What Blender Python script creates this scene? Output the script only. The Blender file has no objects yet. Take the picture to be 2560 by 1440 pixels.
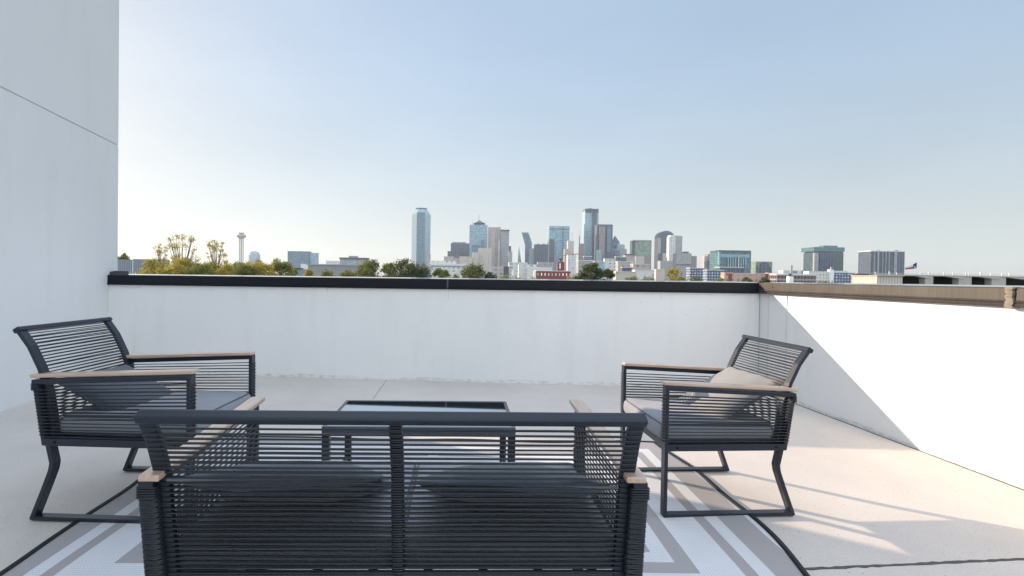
import bpy, math, random
import numpy as np
from mathutils import Vector, Matrix

R = math.radians
random.seed(7)
C = bpy.context.scene.collection
SC = bpy.context.scene

# ------------------------------------------------------------------ camera
HC, FPX, CX, CY, PIT, ROL = 1.10, 1261.0, 1186.4, 707.1, 0.013, 0.0148
_rt = Vector((1, 0, 0)); _up = Vector((0, math.sin(PIT), math.cos(PIT))); FW = Vector((0, math.cos(PIT), -math.sin(PIT)))
RT = _rt * math.cos(ROL) + _up * math.sin(ROL); UP = -_rt * math.sin(ROL) + _up * math.cos(ROL)
cd = bpy.data.cameras.new('camera'); cam = bpy.data.objects.new('camera', cd); C.objects.link(cam)
cam.matrix_world = Matrix(((RT.x, UP.x, -FW.x, 0), (RT.y, UP.y, -FW.y, 0), (RT.z, UP.z, -FW.z, HC), (0, 0, 0, 1)))
cd.sensor_width = 36; cd.lens = FPX / 2560 * 36
cd.shift_x = (1280 - CX) / 2560; cd.shift_y = -(720 - CY) / 2560
cd.clip_start = 0.05; cd.clip_end = 30000
SC.camera = cam

# ------------------------------------------------------------------ sky, sun, exposure
SUN_AZ = R(-58.0); SUN_EL = R(16.3)          # azimuth from +Y, clockwise positive
w = bpy.data.worlds.new("World"); SC.world = w; w.use_nodes = True
nt = w.node_tree; bg = nt.nodes['Background']
sky = nt.nodes.new('ShaderNodeTexSky'); sky.sky_type = 'NISHITA'; sky.sun_disc = False
sky.sun_elevation = SUN_EL; sky.sun_rotation = SUN_AZ
sky.altitude = 100; sky.air_density = 1.0; sky.dust_density = 0.9; sky.ozone_density = 1.5
# whole sky evened out: colour and brightness range are compressed
_g = nt.nodes.new('ShaderNodeGamma'); _g.inputs[1].default_value = .62; nt.links.new(sky.outputs[0], _g.inputs[0])
_l = nt.nodes.new('ShaderNodeRGBToBW'); nt.links.new(sky.outputs[0], _l.inputs[0])
_p = nt.nodes.new('ShaderNodeMath'); _p.operation = 'POWER'; _p.inputs[1].default_value = -.33; nt.links.new(_l.outputs[0], _p.inputs[0])
_k = nt.nodes.new('ShaderNodeMath'); _k.operation = 'MULTIPLY'; _k.inputs[1].default_value = 1.19; nt.links.new(_p.outputs[0], _k.inputs[0])
_s = nt.nodes.new('ShaderNodeVectorMath'); _s.operation = 'SCALE'; nt.links.new(_g.outputs[0], _s.inputs[0]); nt.links.new(_k.outputs[0], _s.inputs['Scale'])
# sky brightness added overhead and behind the viewer to lift shaded surfaces
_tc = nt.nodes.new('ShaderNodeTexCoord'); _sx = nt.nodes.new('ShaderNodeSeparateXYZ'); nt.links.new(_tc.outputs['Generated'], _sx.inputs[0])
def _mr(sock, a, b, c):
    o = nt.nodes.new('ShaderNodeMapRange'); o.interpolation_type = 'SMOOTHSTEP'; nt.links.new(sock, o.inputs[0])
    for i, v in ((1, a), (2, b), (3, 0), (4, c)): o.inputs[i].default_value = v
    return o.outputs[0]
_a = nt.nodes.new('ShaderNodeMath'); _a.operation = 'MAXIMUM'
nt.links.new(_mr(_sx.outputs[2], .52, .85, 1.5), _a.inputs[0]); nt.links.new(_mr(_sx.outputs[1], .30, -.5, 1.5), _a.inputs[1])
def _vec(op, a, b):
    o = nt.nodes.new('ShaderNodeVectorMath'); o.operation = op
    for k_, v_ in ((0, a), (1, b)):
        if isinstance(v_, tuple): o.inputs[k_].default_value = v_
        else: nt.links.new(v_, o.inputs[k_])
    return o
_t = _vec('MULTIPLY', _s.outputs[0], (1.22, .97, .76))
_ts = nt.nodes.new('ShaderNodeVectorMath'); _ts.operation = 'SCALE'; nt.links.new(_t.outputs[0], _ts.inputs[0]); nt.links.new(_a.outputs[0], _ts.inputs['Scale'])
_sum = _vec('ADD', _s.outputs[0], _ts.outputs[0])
# greyer, whiter air towards the horizon, and faint uneven haze
_bw = nt.nodes.new('ShaderNodeRGBToBW'); nt.links.new(_sum.outputs[0], _bw.inputs[0])
_gr = _vec('MULTIPLY', _bw.outputs[0], (.965, 1.0, 1.04))
_mx = nt.nodes.new('ShaderNodeMix'); _mx.data_type = 'VECTOR'
_inv = nt.nodes.new('ShaderNodeMath'); _inv.operation = 'SUBTRACT'; _inv.inputs[0].default_value = .62; nt.links.new(_mr(_sx.outputs[2], .0, .42, .55), _inv.inputs[1])
nt.links.new(_inv.outputs[0], _mx.inputs[0]); nt.links.new(_sum.outputs[0], _mx.inputs[4]); nt.links.new(_gr.outputs[0], _mx.inputs[5])
_nz = nt.nodes.new('ShaderNodeTexNoise'); _nz.inputs['Scale'].default_value = 2.2; _nz.inputs['Detail'].default_value = 5
_mp = nt.nodes.new('ShaderNodeMapping'); _mp.inputs['Scale'].default_value = (1, 1, 3.5); nt.links.new(_tc.outputs['Generated'], _mp.inputs[0]); nt.links.new(_mp.outputs[0], _nz.inputs['Vector'])
_nr = nt.nodes.new('ShaderNodeMapRange'); nt.links.new(_nz.outputs[0], _nr.inputs[0])
for i_, v_ in ((1, .3), (2, .7), (3, .955), (4, 1.035)): _nr.inputs[i_].default_value = v_
_s2 = nt.nodes.new('ShaderNodeVectorMath'); _s2.operation = 'SCALE'; nt.links.new(_mx.outputs[1], _s2.inputs[0]); nt.links.new(_nr.outputs[0], _s2.inputs['Scale'])
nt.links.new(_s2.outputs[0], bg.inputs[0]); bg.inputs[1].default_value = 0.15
sd = bpy.data.lights.new('sun', 'SUN'); sun = bpy.data.objects.new('sun', sd); C.objects.link(sun)
sd.energy = 2.75; sd.angle = R(0.5); sd.color = (1.0, 0.80, 0.60)
ld = Vector((-math.sin(SUN_AZ) * math.cos(SUN_EL), -math.cos(SUN_AZ) * math.cos(SUN_EL), -math.sin(SUN_EL)))
sun.rotation_euler = ld.to_track_quat('-Z', 'Y').to_euler(); sun.location = (-5, 3, 12)
SC.view_settings.view_transform = 'Standard'; SC.view_settings.look = 'None'
SC.view_settings.gamma = 1; SC.view_settings.exposure = 1.45
SC.render.engine = 'CYCLES'
SC.cycles.max_bounces = 8; SC.cycles.diffuse_bounces = 4; SC.cycles.volume_bounces = 1

def at(px, py, D):
    """point on the plane y = D seen at photo pixel px, py"""
    d = RT * (px - CX) / FPX + UP * (CY - py) / FPX + FW
    t = D / d.y
    return Vector((d.x * t, D, HC + d.z * t))

# ------------------------------------------------------------------ materials
def nodes(name):
    m = bpy.data.materials.new(name); m.use_nodes = True
    n = m.node_tree; b = n.nodes['Principled BSDF']
    return m, n, b
def N(n, t, **k):
    o = n.nodes.new(t)
    for a, v in k.items(): setattr(o, a, v)
    return o
def math_(n, op, a, b=None, c=None):
    o = n.nodes.new('ShaderNodeMath'); o.operation = op
    for i, v in enumerate((a, b, c)):
        if v is None: continue
        if isinstance(v, (int, float)): o.inputs[i].default_value = v
        else: n.links.new(v, o.inputs[i])
    return o.outputs[0]
def mixc(n, f, a, b):
    o = n.nodes.new('ShaderNodeMix'); o.data_type = 'RGBA'
    for i, v in ((0, f), (6, a), (7, b)):
        if isinstance(v, (int, float)): o.inputs[i].default_value = v
        elif isinstance(v, tuple): o.inputs[i].default_value = (*v[:3], 1)
        else: n.links.new(v, o.inputs[i])
    return o.outputs[2]
def noise(n, vec, scale, detail=4, rough=0.55):
    o = n.nodes.new('ShaderNodeTexNoise'); o.inputs['Scale'].default_value = scale
    o.inputs['Detail'].default_value = detail; o.inputs['Roughness'].default_value = rough
    n.links.new(vec, o.inputs['Vector']); return o.outputs[0]
def ramp(n, v, a, b):
    o = n.nodes.new('ShaderNodeMapRange'); o.inputs[1].default_value = a; o.inputs[2].default_value = b
    n.links.new(v, o.inputs[0]); return o.outputs[0]
def bump(n, b, h, s, d=0.01):
    o = n.nodes.new('ShaderNodeBump'); o.inputs['Strength'].default_value = s; o.inputs['Distance'].default_value = d
    n.links.new(h, o.inputs['Height']); n.links.new(o.outputs[0], b.inputs['Normal'])
def coords(n, which='Object'):
    t = n.nodes.new('ShaderNodeTexCoord'); s = n.nodes.new('ShaderNodeSeparateXYZ')
    n.links.new(t.outputs[which], s.inputs[0]); return t.outputs[which], s.outputs
def stretch(n, vec, sc):
    o = n.nodes.new('ShaderNodeMapping'); o.inputs['Scale'].default_value = sc
    n.links.new(vec, o.inputs[0]); return o.outputs[0]

def plain(name, col, rough=0.5, metal=0.0, var=0.15, scale=12, bmp=0.0, spec=0.5, bscale=None):
    m, n, b = nodes(name); v, s = coords(n)
    f = noise(n, v, scale, 5)
    dark = tuple(c * (1 - var) for c in col); lite = tuple(min(1, c * (1 + var)) for c in col)
    n.links.new(mixc(n, f, dark, lite), b.inputs['Base Color'])
    b.inputs['Roughness'].default_value = rough; b.inputs['Metallic'].default_value = metal
    b.inputs['Specular IOR Level'].default_value = spec
    if bmp: bump(n, b, noise(n, v, bscale or scale * 8, 3), bmp, 0.004)
    return m

def stucco(name, col, dirt=True, seams=()):
    m, n, b = nodes(name); v, s = coords(n)
    f = noise(n, v, 1.3, 6, 0.6); f2 = noise(n, stretch(n, v, (2.2, 2.2, .35)), 2.5, 5)
    base = mixc(n, ramp(n, f, .3, .75), tuple(c * .955 for c in col), col)
    base = mixc(n, math_(n, 'MULTIPLY', ramp(n, f2, .52, .8), .16), base, (.52, .50, .46))
    sc_ = noise(n, v, 7, 7, .7); base = mixc(n, math_(n, 'MULTIPLY', ramp(n, sc_, .62, .74), .16), base, (.50, .48, .45))
    if dirt:                              # flaked sealant and grit along the foot of the wall
        e = noise(n, stretch(n, v, (14, 14, 60)), 1.0, 7, .72)
        lim = math_(n, 'ADD', math_(n, 'MULTIPLY', noise(n, stretch(n, v, (1, 1, .01)), 1.6, 3), .10), -.02)
        low = math_(n, 'LESS_THAN', s[2], lim)
        flake = math_(n, 'MULTIPLY', low, ramp(n, e, .47, .60))
        base = mixc(n, math_(n, 'MULTIPLY', flake, .55), base, (.42, .405, .37))
        sp = n.nodes.new('ShaderNodeTexVoronoi'); sp.inputs['Scale'].default_value = 9; n.links.new(v, sp.inputs['Vector'])
        spot = math_(n, 'MULTIPLY', math_(n, 'LESS_THAN', sp.outputs['Distance'], .035), ramp(n, s[2], .55, .0))
        base = mixc(n, math_(n, 'MULTIPLY', spot, .6), base, (.25, .24, .23))
    n.links.new(base, b.inputs['Base Color']); b.inputs['Roughness'].default_value = .85
    b.inputs['Specular IOR Level'].default_value = .25
    bump(n, b, math_(n, 'ADD', noise(n, v, 60, 4), math_(n, 'MULTIPLY', f, .6)), .22, .006)
    return m

def concrete():
    m, n, b = nodes('brushed concrete'); v, s = coords(n)
    f = noise(n, v, 1.1, 7, .62); g = noise(n, v, 120, 3, .7); br = noise(n, stretch(n, v, (9, 140, 9)), 1.0, 3)
    base = mixc(n, ramp(n, f, .28, .75), (.56, .505, .462), (.71, .648, .595))
    base = mixc(n, math_(n, 'MULTIPLY', ramp(n, g, .42, .68), .34), base, (.33, .31, .285))
    vo = N(n, 'ShaderNodeTexVoronoi'); vo.inputs['Scale'].default_value = 24; n.links.new(v, vo.inputs['Vector'])
    spot = math_(n, 'LESS_THAN', vo.outputs['Distance'], .085)
    base = mixc(n, math_(n, 'MULTIPLY', spot, .55), base, (.16, .15, .14))
    st = ramp(n, noise(n, stretch(n, v, (1.4, .8, 1)), 1.4, 5), .62, .8)
    base = mixc(n, math_(n, 'MULTIPLY', st, .30), base, (.42, .39, .355))
    n.links.new(base, b.inputs['Base Color']); b.inputs['Roughness'].default_value = .8
    bump(n, b, math_(n, 'ADD', g, math_(n, 'MULTIPLY', br, .8)), .22, .004)
    return m

def facade(name, wall, glass, px=8, pz=8, fx=.5, fz=.5, gloss=.25, cellvar=.35, metal=.0):
    """wall and glass in a grid of bays (px metres) and storeys (pz metres)"""
    m, n, b = nodes(name); v, s = coords(n)
    h = math_(n, 'ADD', s[0], s[1])
    u = math_(n, 'DIVIDE', math_(n, 'ADD', h, 1000.3), px); t = math_(n, 'DIVIDE', math_(n, 'ADD', s[2], 1000.3), pz)
    a = math_(n, 'LESS_THAN', math_(n, 'FRACT', u), fx); c = math_(n, 'LESS_THAN', math_(n, 'FRACT', t), fz)
    msk = math_(n, 'MULTIPLY', a, c)
    cb = n.nodes.new('ShaderNodeCombineXYZ'); n.links.new(math_(n, 'FLOOR', u), cb.inputs[0]); n.links.new(math_(n, 'FLOOR', t), cb.inputs[1])
    wn = n.nodes.new('ShaderNodeTexWhiteNoise'); wn.noise_dimensions = '2D'; n.links.new(cb.outputs[0], wn.inputs['Vector'])
    g = mixc(n, math_(n, 'MULTIPLY', wn.outputs['Value'], min(1, cellvar * 1.9)), tuple(x * .8 for x in glass), tuple(min(1, x * 2.4) for x in glass))
    big = noise(n, v, .02, 3)
    wl = mixc(n, big, tuple(x * .9 for x in wall), tuple(min(1, x * 1.08) for x in wall))
    n.links.new(mixc(n, msk, wl, g), b.inputs['Base Color'])
    n.links.new(math_(n, 'SUBTRACT', .75, math_(n, 'MULTIPLY', msk, .75 - gloss)), b.inputs['Roughness'])
    b.inputs['Metallic'].default_value = metal
    return m

def leafmat(name, c1, c2, c3):
    m = bpy.data.materials.new(name); m.use_nodes = True; n = m.node_tree
    b = n.nodes['Principled BSDF']; out = n.nodes['Material Output']
    v, s = coords(n)
    f = noise(n, v, .55, 4); f2 = noise(n, v, 4.5, 2)
    col = mixc(n, ramp(n, f, .35, .65), c1, c2); col = mixc(n, ramp(n, f2, .5, .75), col, c3)
    n.links.new(col, b.inputs['Base Color']); b.inputs['Roughness'].default_value = .6
    tr = n.nodes.new('ShaderNodeBsdfTranslucent'); n.links.new(col, tr.inputs[0])
    mx = n.nodes.new('ShaderNodeMixShader'); mx.inputs[0].default_value = .42
    n.links.new(b.outputs[0], mx.inputs[1]); n.links.new(tr.outputs[0], mx.inputs[2]); n.links.new(mx.outputs[0], out.inputs[0])
    return m

def rugmat():
    """flat-woven rug: nested stripes measured from the edges, object coordinates centred on the rug"""
    m, n, b = nodes('woven rug'); v, s = coords(n)
    ax = math_(n, 'ABSOLUTE', s[0]); ay = math_(n, 'ABSOLUTE', s[1])
    dx = math_(n, 'SUBTRACT', RUGX, ax); dy = math_(n, 'SUBTRACT', RUGY, ay)
    d = math_(n, 'MINIMUM', dx, dy)
    taupe, pale = (.38, .355, .355), (.70, .70, .72)
    def band(a, bb): return math_(n, 'MULTIPLY', math_(n, 'GREATER_THAN', d, a), math_(n, 'LESS_THAN', d, bb))
    # two by two nested squares inside a double border
    u = math_(n, 'SUBTRACT', .5325, math_(n, 'ABSOLUTE', math_(n, 'SUBTRACT', ax, .5625)))
    yy = math_(n, 'ABSOLUTE', math_(n, 'SUBTRACT', math_(n, 'MODULO', math_(n, 'ADD', s[1], 5.0), 1.16), .58 + .05))
    v2 = math_(n, 'SUBTRACT', .5325, yy); e = math_(n, 'MINIMUM', u, v2)
    def sq(a, bb): return math_(n, 'MULTIPLY', math_(n, 'GREATER_THAN', e, a), math_(n, 'LESS_THAN', e, bb))
    t = math_(n, 'ADD', band(0, .13), band(.19, .24))
    inner = math_(n, 'ADD', math_(n, 'ADD', sq(0, .07), sq(.14, .205)), sq(.275, .33))
    t = math_(n, 'ADD', t, math_(n, 'MULTIPLY', inner, math_(n, 'GREATER_THAN', d, .30)))
    t = math_(n, 'MINIMUM', t, 1)
    col = mixc(n, t, pale, taupe)
    w1 = N(n, 'ShaderNodeTexWave'); w1.inputs['Scale'].default_value = 26; w1.inputs['Distortion'].default_value = .6; w1.bands_direction = 'X'
    w2 = N(n, 'ShaderNodeTexWave'); w2.inputs['Scale'].default_value = 26; w2.inputs['Distortion'].default_value = .6; w2.bands_direction = 'Y'
    n.links.new(v, w1.inputs[0]); n.links.new(v, w2.inputs[0])
    wv = math_(n, 'MULTIPLY', w1.outputs['Fac'], w2.outputs['Fac'])
    col = mixc(n, math_(n, 'MULTIPLY', wv, .42), col, (.26, .26, .27))
    col = mixc(n, math_(n, 'MULTIPLY', ramp(n, noise(n, v, 3, 5), .5, .8), .18), col, (.40, .37, .33))
    n.links.new(col, b.inputs['Base Color']); b.inputs['Roughness'].default_value = .8
    bump(n, b, wv, .35, .002)
    return m

def wood():
    m, n, b = nodes('armrest wood'); v, s = coords(n)
    g = noise(n, stretch(n, v, (60, 3, 60)), 1.6, 5)
    n.links.new(mixc(n, ramp(n, g, .3, .7), (.46, .31, .22), (.62, .46, .35)), b.inputs['Base Color'])
    b.inputs['Roughness'].default_value = .42; b.inputs['Coat Weight'].default_value = .7; b.inputs['Coat Roughness'].default_value = .22
    bump(n, b, g, .08, .002); return m

def cloth(name, col, scale=420, sheen=.2):
    m, n, b = nodes(name); v, s = coords(n)
    w1 = noise(n, v, scale, 2); f = noise(n, v, 6, 4)
    c = mixc(n, ramp(n, f, .3, .7), tuple(x * .9 for x in col), col)
    c = mixc(n, math_(n, 'MULTIPLY', ramp(n, w1, .4, .7), .25), c, tuple(x * .55 for x in col))
    n.links.new(c, b.inputs['Base Color']); b.inputs['Roughness'].default_value = .85
    b.inputs['Sheen Weight'].default_value = sheen
    bump(n, b, math_(n, 'ADD', w1, math_(n, 'MULTIPLY', noise(n, v, 9, 3), 2.5)), .35, .003); return m

RUGX, RUGY = 1.495, 1.22
M = dict(
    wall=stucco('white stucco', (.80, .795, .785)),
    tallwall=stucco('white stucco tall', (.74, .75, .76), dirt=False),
    floor=concrete(),
    joint=plain('floor joint', (.09, .085, .08), .95, var=.5, scale=60),
    capdark=plain('shaded bronze cap', (.009, .011, .016), .42, .0, .12, 8, spec=.22),  # cap bronze with its shade put into the colour
    sealant=plain('sealant', (.22, .195, .15), .8, var=.5, scale=70, bmp=.6),
    foam=plain('flashing tape', (.05, .055, .065), .6, var=.6, scale=40, bmp=.5),
    metal=plain('charcoal powder coat', (.012, .017, .029), .30, .0, .10, 30, bmp=.08, spec=.5, bscale=700),
    cord=plain('charcoal cord', (.021, .024, .030), .42, .0, .35, 60, spec=.45),
    wood=wood(),
    seat=cloth('grey cushion cloth', (.27, .28, .31)),
    piping=plain('cushion piping', (.09, .10, .12), .7, var=.1),
    pillowshade=cloth('shaded pillow cloth', (.075, .085, .11)),  # the pillow cloth, darkened in colour for shade
    pillowsun=cloth('sunlit pillow cloth', (.27, .262, .255)),  # the same cloth, paler and warmer in colour for sun
    rug=None, binding=plain('rug binding', (.006, .007, .009), .8, var=.2),
    glass=plain('tinted mirror glass', (.50, .56, .62), .03, 1.0, var=.06, scale=30),
    tframe=plain('table frame', (.10, .11, .13), .25, .6, .05, 20),
)
M['rug'] = rugmat()

# ------------------------------------------------------------------ mesh builder
class MB:
    def __init__(s): s.v = []; s.f = []
    def add(s, vs, fs):
        o = len(s.v); s.v += [tuple(p) for p in vs]; s.f += [tuple(i + o for i in f) for f in fs]
    def box(s, x0, x1, y0, y1, z0, z1):
        vs = [(x, y, z) for z in (z0, z1) for y in (y0, y1) for x in (x0, x1)]
        s.add(vs, [(0, 2, 3, 1), (4, 5, 7, 6), (0, 1, 5, 4), (2, 6, 7, 3), (0, 4, 6, 2), (1, 3, 7, 5)])
    def prism(s, poly, z0, z1, top=None):
        top = top or poly; k = len(poly)
        s.add([(x, y, z0) for x, y in poly] + [(x, y, z1) for x, y in top],
              [tuple(range(k))[::-1], tuple(range(k, 2 * k))] + [(i, (i + 1) % k, k + (i + 1) % k, k + i) for i in range(k)])
    def extrude_x(s, prof, x0, x1):
        """closed (y,z) profile extruded along x"""
        k = len(prof)
        s.add([(x0, y, z) for y, z in prof] + [(x1, y, z) for y, z in prof],
              [tuple(range(k)), tuple(range(k, 2 * k))[::-1]] + [(i, k + i, k + (i + 1) % k, (i + 1) % k) for i in range(k)])
    def ribbon(s, path, hx, t):
        """bar running along a path in the y,z plane: half width hx across x, thickness t in the plane. path: (x,y,z)"""
        n = len(path); P = [Vector(p) for p in path]; vs = []
        for i in range(n):
            a = (P[i] - P[i - 1]).normalized() if i else (P[1] - P[0]).normalized()
            b = (P[i + 1] - P[i]).normalized() if i < n - 1 else a
            d = (a + b).normalized(); q = Vector((0, -d.z, d.y)).normalized()
            sc = 1 / max(.35, a.dot(d)); q = q * (t / 2 * sc)
            for sx, sq in ((-1, -1), (1, -1), (1, 1), (-1, 1)):
                vs.append(P[i] + Vector((sx * hx, 0, 0)) + q * sq)
        fs = [(0, 1, 2, 3), tuple(4 * (n - 1) + k for k in (3, 2, 1, 0))]
        for i in range(n - 1):
            for k in range(4):
                fs.append((4 * i + k, 4 * i + 4 + k, 4 * i + 4 + (k + 1) % 4, 4 * i + (k + 1) % 4))
        s.add(vs, fs)
    def tube(s, pts, r, sides=6, closed=False, taper=None):
        P = [Vector(p) for p in pts]; n = len(P); vs = []
        for i in range(n):
            if closed: d = (P[(i + 1) % n] - P[i - 1])
            else: d = P[min(i + 1, n - 1)] - P[max(i - 1, 0)]
            d.normalize()
            u = Vector((0, 0, 1)) if abs(d.z) < .9 else Vector((1, 0, 0))
            a = d.cross(u).normalized(); b = a.cross(d).normalized()
            rr = r if taper is None else r + (taper - r) * i / (n - 1)
            for k in range(sides):
                t = 2 * math.pi * k / sides
                vs.append(P[i] + a * (math.cos(t) * rr) + b * (math.sin(t) * rr))
        fs = []
        for i in range(n if closed else n - 1):
            j = (i + 1) % n
            for k in range(sides):
                fs.append((i * sides + k, i * sides + (k + 1) % sides, j * sides + (k + 1) % sides, j * sides + k))
        if not closed: fs += [tuple(range(sides))[::-1], tuple((n - 1) * sides + k for k in range(sides))]
        s.add(vs, fs)
    def lathe(s, prof, n=24, cx=0, cy=0):
        k = len(prof)
        vs = [(cx + r * math.cos(2 * math.pi * j / n), cy + r * math.sin(2 * math.pi * j / n), z) for j in range(n) for r, z in prof]
        fs = [(j * k + i, ((j + 1) % n) * k + i, ((j + 1) % n) * k + i + 1, j * k + i + 1) for j in range(n) for i in range(k - 1)]
        s.add(vs, fs)
    def build(s, name, mat, parent=None, smooth=False, bevel=0):
        me = bpy.data.meshes.new(name); me.from_pydata(s.v, [], s.f); me.update()
        if smooth: me.polygons.foreach_set('use_smooth', [True] * len(me.polygons))
        me.materials.append(mat); o = bpy.data.objects.new(name, me); C.objects.link(o)
        if parent: o.parent = parent
        if bevel:
            bm = o.modifiers.new('bevel', 'BEVEL'); bm.width = bevel; bm.segments = 2; bm.limit_method = 'ANGLE'; bm.angle_limit = R(40)
        return o
def tag(o, label=None, cat=None, group=None, kind=None):
    for k, v in (('label', label), ('category', cat), ('group', group), ('kind', kind)):
        if v: o[k] = v
    return o
def empty(name, loc, rz=0, scale=(1, 1, 1)):
    o = bpy.data.objects.new(name, None); C.objects.link(o); o.location = loc; o.rotation_euler = (0, 0, rz); o.scale = scale
    o.empty_display_size = .2; return o
def kids(o): return [c for c in bpy.data.objects if c.parent == o]
def copy_tree(o, parent=None):
    c = o.copy(); C.objects.link(c); c.parent = parent
    for ch in kids(o): copy_tree(ch, c)
    return c

# ================================================================== TERRACE
def wl(y): return -3.643 - .196 * (y - 3.874)          # left wall line
def wr(y): return 2.892 - .0369 * (y - 4.5)            # right wall line
def wb(x): return 5.149 - .0537 * (x - 1.545)          # back wall line
CL, CR = -3.95, 2.871                                   # corners on the back wall
f = MB(); f.box(-4.6, 3.1, -3, 5.9, -.3, 0)
tag(f.build('terrace_floor', M['floor']), kind='structure')
def wavy_strip(p, q, wd, z0, z1, seed):
    rd = random.Random(seed); p, q = Vector(p), Vector(q); d = (q - p).normalized(); nn = Vector((-d.y, d.x, 0)); k = 60
    mb = MB()
    pts = []
    for i in range(k + 1):
        c = p.lerp(q, i / k); h = wd * (.6 + .6 * rd.random()); o = wd * .3 * (rd.random() - .5)
        pts.append((c + nn * (h / 2 + o), c - nn * (h / 2 - o)))
    vs = []; fs = []
    for a, b in pts: vs += [(a.x, a.y, z1), (b.x, b.y, z1), (a.x, a.y, z0), (b.x, b.y, z0)]
    for i in range(k):
        o = 4 * i; fs += [(o, o + 1, o + 5, o + 4), (o + 2, o, o + 4, o + 6), (o + 1, o + 3, o + 7, o + 5)]
    mb.add(vs, fs); return mb
tag(wavy_strip((-.9 + 2.17, 1.912, 0), (2.93, 2.076, 0), .016, -.01, .0015, 1).build('floor_joint', M['joint']), kind='structure')
tag(wavy_strip((-.885, 4.45, 0), (-.905, 5.26, 0), .004, -.01, .0012, 2).build('floor_joint', M['joint']), kind='structure')
tag(wavy_strip((wr(5.0) - .006, 5.0, 0), (wr(.5) - .006, .5, 0), .012, -.01, .002, 3).build('floor_joint', M['joint']), kind='structure')

# tall wall on the left: two leaves with a recessed reveal
tw = empty('tall_wall', (wl(5.64), 5.64, 0)); ang = math.atan2(-.196, 1)
tw.rotation_euler = (0, 0, -ang)
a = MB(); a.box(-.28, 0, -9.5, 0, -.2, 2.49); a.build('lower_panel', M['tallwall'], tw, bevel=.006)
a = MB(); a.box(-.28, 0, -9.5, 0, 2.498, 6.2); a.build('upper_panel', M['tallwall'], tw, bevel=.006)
a = MB(); a.box(-.27, -.012, -9.48, -.006, 2.489, 2.499); a.build('reveal', M['tallwall'], tw)
tag(tw, 'tall smooth white stucco wall with a thin horizontal joint, left of the terrace', 'wall')

# parapet along the back, with its metal cap
PT = .20
def capz(x): return 1.057 + (x + 3.95) / 6.82 * .017
def prism_between(mb, p0, p1, prof):
    """profile of (outward, z) swept from p0 to p1; outward = away from the terrace"""
    p0, p1 = Vector(p0), Vector(p1); d = (p1 - p0).normalized(); nn = Vector((-d.y, d.x, 0)); k = len(prof); vs = []
    for (P, dz) in ((p0, p0.z), (p1, p1.z)):
        vs += [(P.x + nn.x * o, P.y + nn.y * o, dz + z) for o, z in prof]
    mb.add(vs, [tuple(range(k)), tuple(range(k, 2 * k))[::-1]] + [(i, k + i, k + (i + 1) % k, (i + 1) % k) for i in range(k)])
bp = empty('parapet_wall', (CL, wb(CL), 0))
def loc(mb, o):
    x, y, z = o.location; mb.v = [(a - x, b - y, c - z) for a, b, c in mb.v]; return mb
# direction chosen so that outward normal points away from the terrace (+y): left -> right gives nn=(+,y)
a = MB(); prism_between(a, (CL - .0, wb(CL), 0), (CR, wb(CR), 0), [(0, -.2), (PT, -.2), (PT, 1.0), (0, 1.0)])
loc(a, bp).build('wall', M['wall'], bp)
CH = .106
capprof = [(-.022, -CH), (-.026, -CH), (-.031, -CH + .018), (-.022, -CH + .024), (-.024, -.004), (-.019, 0), (PT + .02, .0095), (PT + .025, -.002), (PT + .025, -CH), (PT + .018, -CH), (PT + .018, -.02), (-.018, -.02)]
XJ = -.275
for x0, x1 in ((CL - .03, XJ - .001), (XJ + .001, CR + .0)):
    a = MB(); prism_between(a, (x0, wb(x0), capz(x0)), (x1, wb(x1), capz(x1)), capprof)
    loc(a, bp).build('cap', M['capdark'], bp)
a = MB(); prism_between(a, (XJ - .012, wb(XJ), capz(XJ)), (XJ + .004, wb(XJ), capz(XJ)), [(o + (-.003 if o < .1 else .003), z + (.002 if z > -.01 else 0)) for o, z in capprof[2:9]])
loc(a, bp).build('cap_joint', plain('joint cover', (.07, .075, .09), .4, var=.2), bp)
def mark(pts, wdt, nm='scuff'):
    a = MB()
    for (x0_, z0_), (x1_, z1_) in zip(pts, pts[1:]):
        d_ = Vector((x1_ - x0_, 0, z1_ - z0_)).normalized(); q_ = Vector((-d_.z, 0, d_.x)) * wdt / 2
        P_ = [Vector((x, wb(x) - .0012, z)) for x, z in ((x0_, z0_), (x1_, z1_))]
        a.add([P_[0] - q_, P_[0] + q_, P_[1] + q_, P_[1] - q_], [(0, 1, 2, 3)])
    return loc(a, bp).build(nm, M['scuff'], bp)
M['scuff'] = plain('grey scuff', (.50, .50, .50), .9, var=.25, scale=40)
mark([(-3.80 + .012 * i, .945 - .026 * math.sin(math.pi * i / 18) ** .5) for i in range(19)], .0035)
for x_, l_ in ((-1.55, .05), (-.27, .11), (.9, .04), (1.9, .06)): mark([(x_, .958), (x_ + .002, .958 - l_ * .5), (x_ - .001, .958 - l_)], .0028, 'drip_stain')
for x_, z_ in ((-1.52, .81), (1.7, .86), (2.15, .74), (.35, .52), (2.4, .8)): mark([(x_ - .004, z_), (x_ + .006, z_ + .002)], .007, 'chip')
tag(bp, 'low white stucco wall with bronze cap toned near-black as in shade, between terrace and skyline', 'wall')
def cap_top(p0, p1, org, mat):
    a = MB(); prism_between(a, p0, p1, [(-.017, .0006), (PT + .018, .0104), (PT + .018, .0122), (-.017, .0024)]); loc(a, org).build('cap_top', mat, org)
M['captop'] = plain('sky-bright cap top', (.20, .21, .23), .10, .9, .08, 8)  # pale glossy finish set to give the bright sky reflection along the cap
cap_top((CL + .0, wb(CL), capz(CL)), (CR - .02, wb(CR - .02), capz(CR - .02)), bp, M['captop'])
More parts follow.
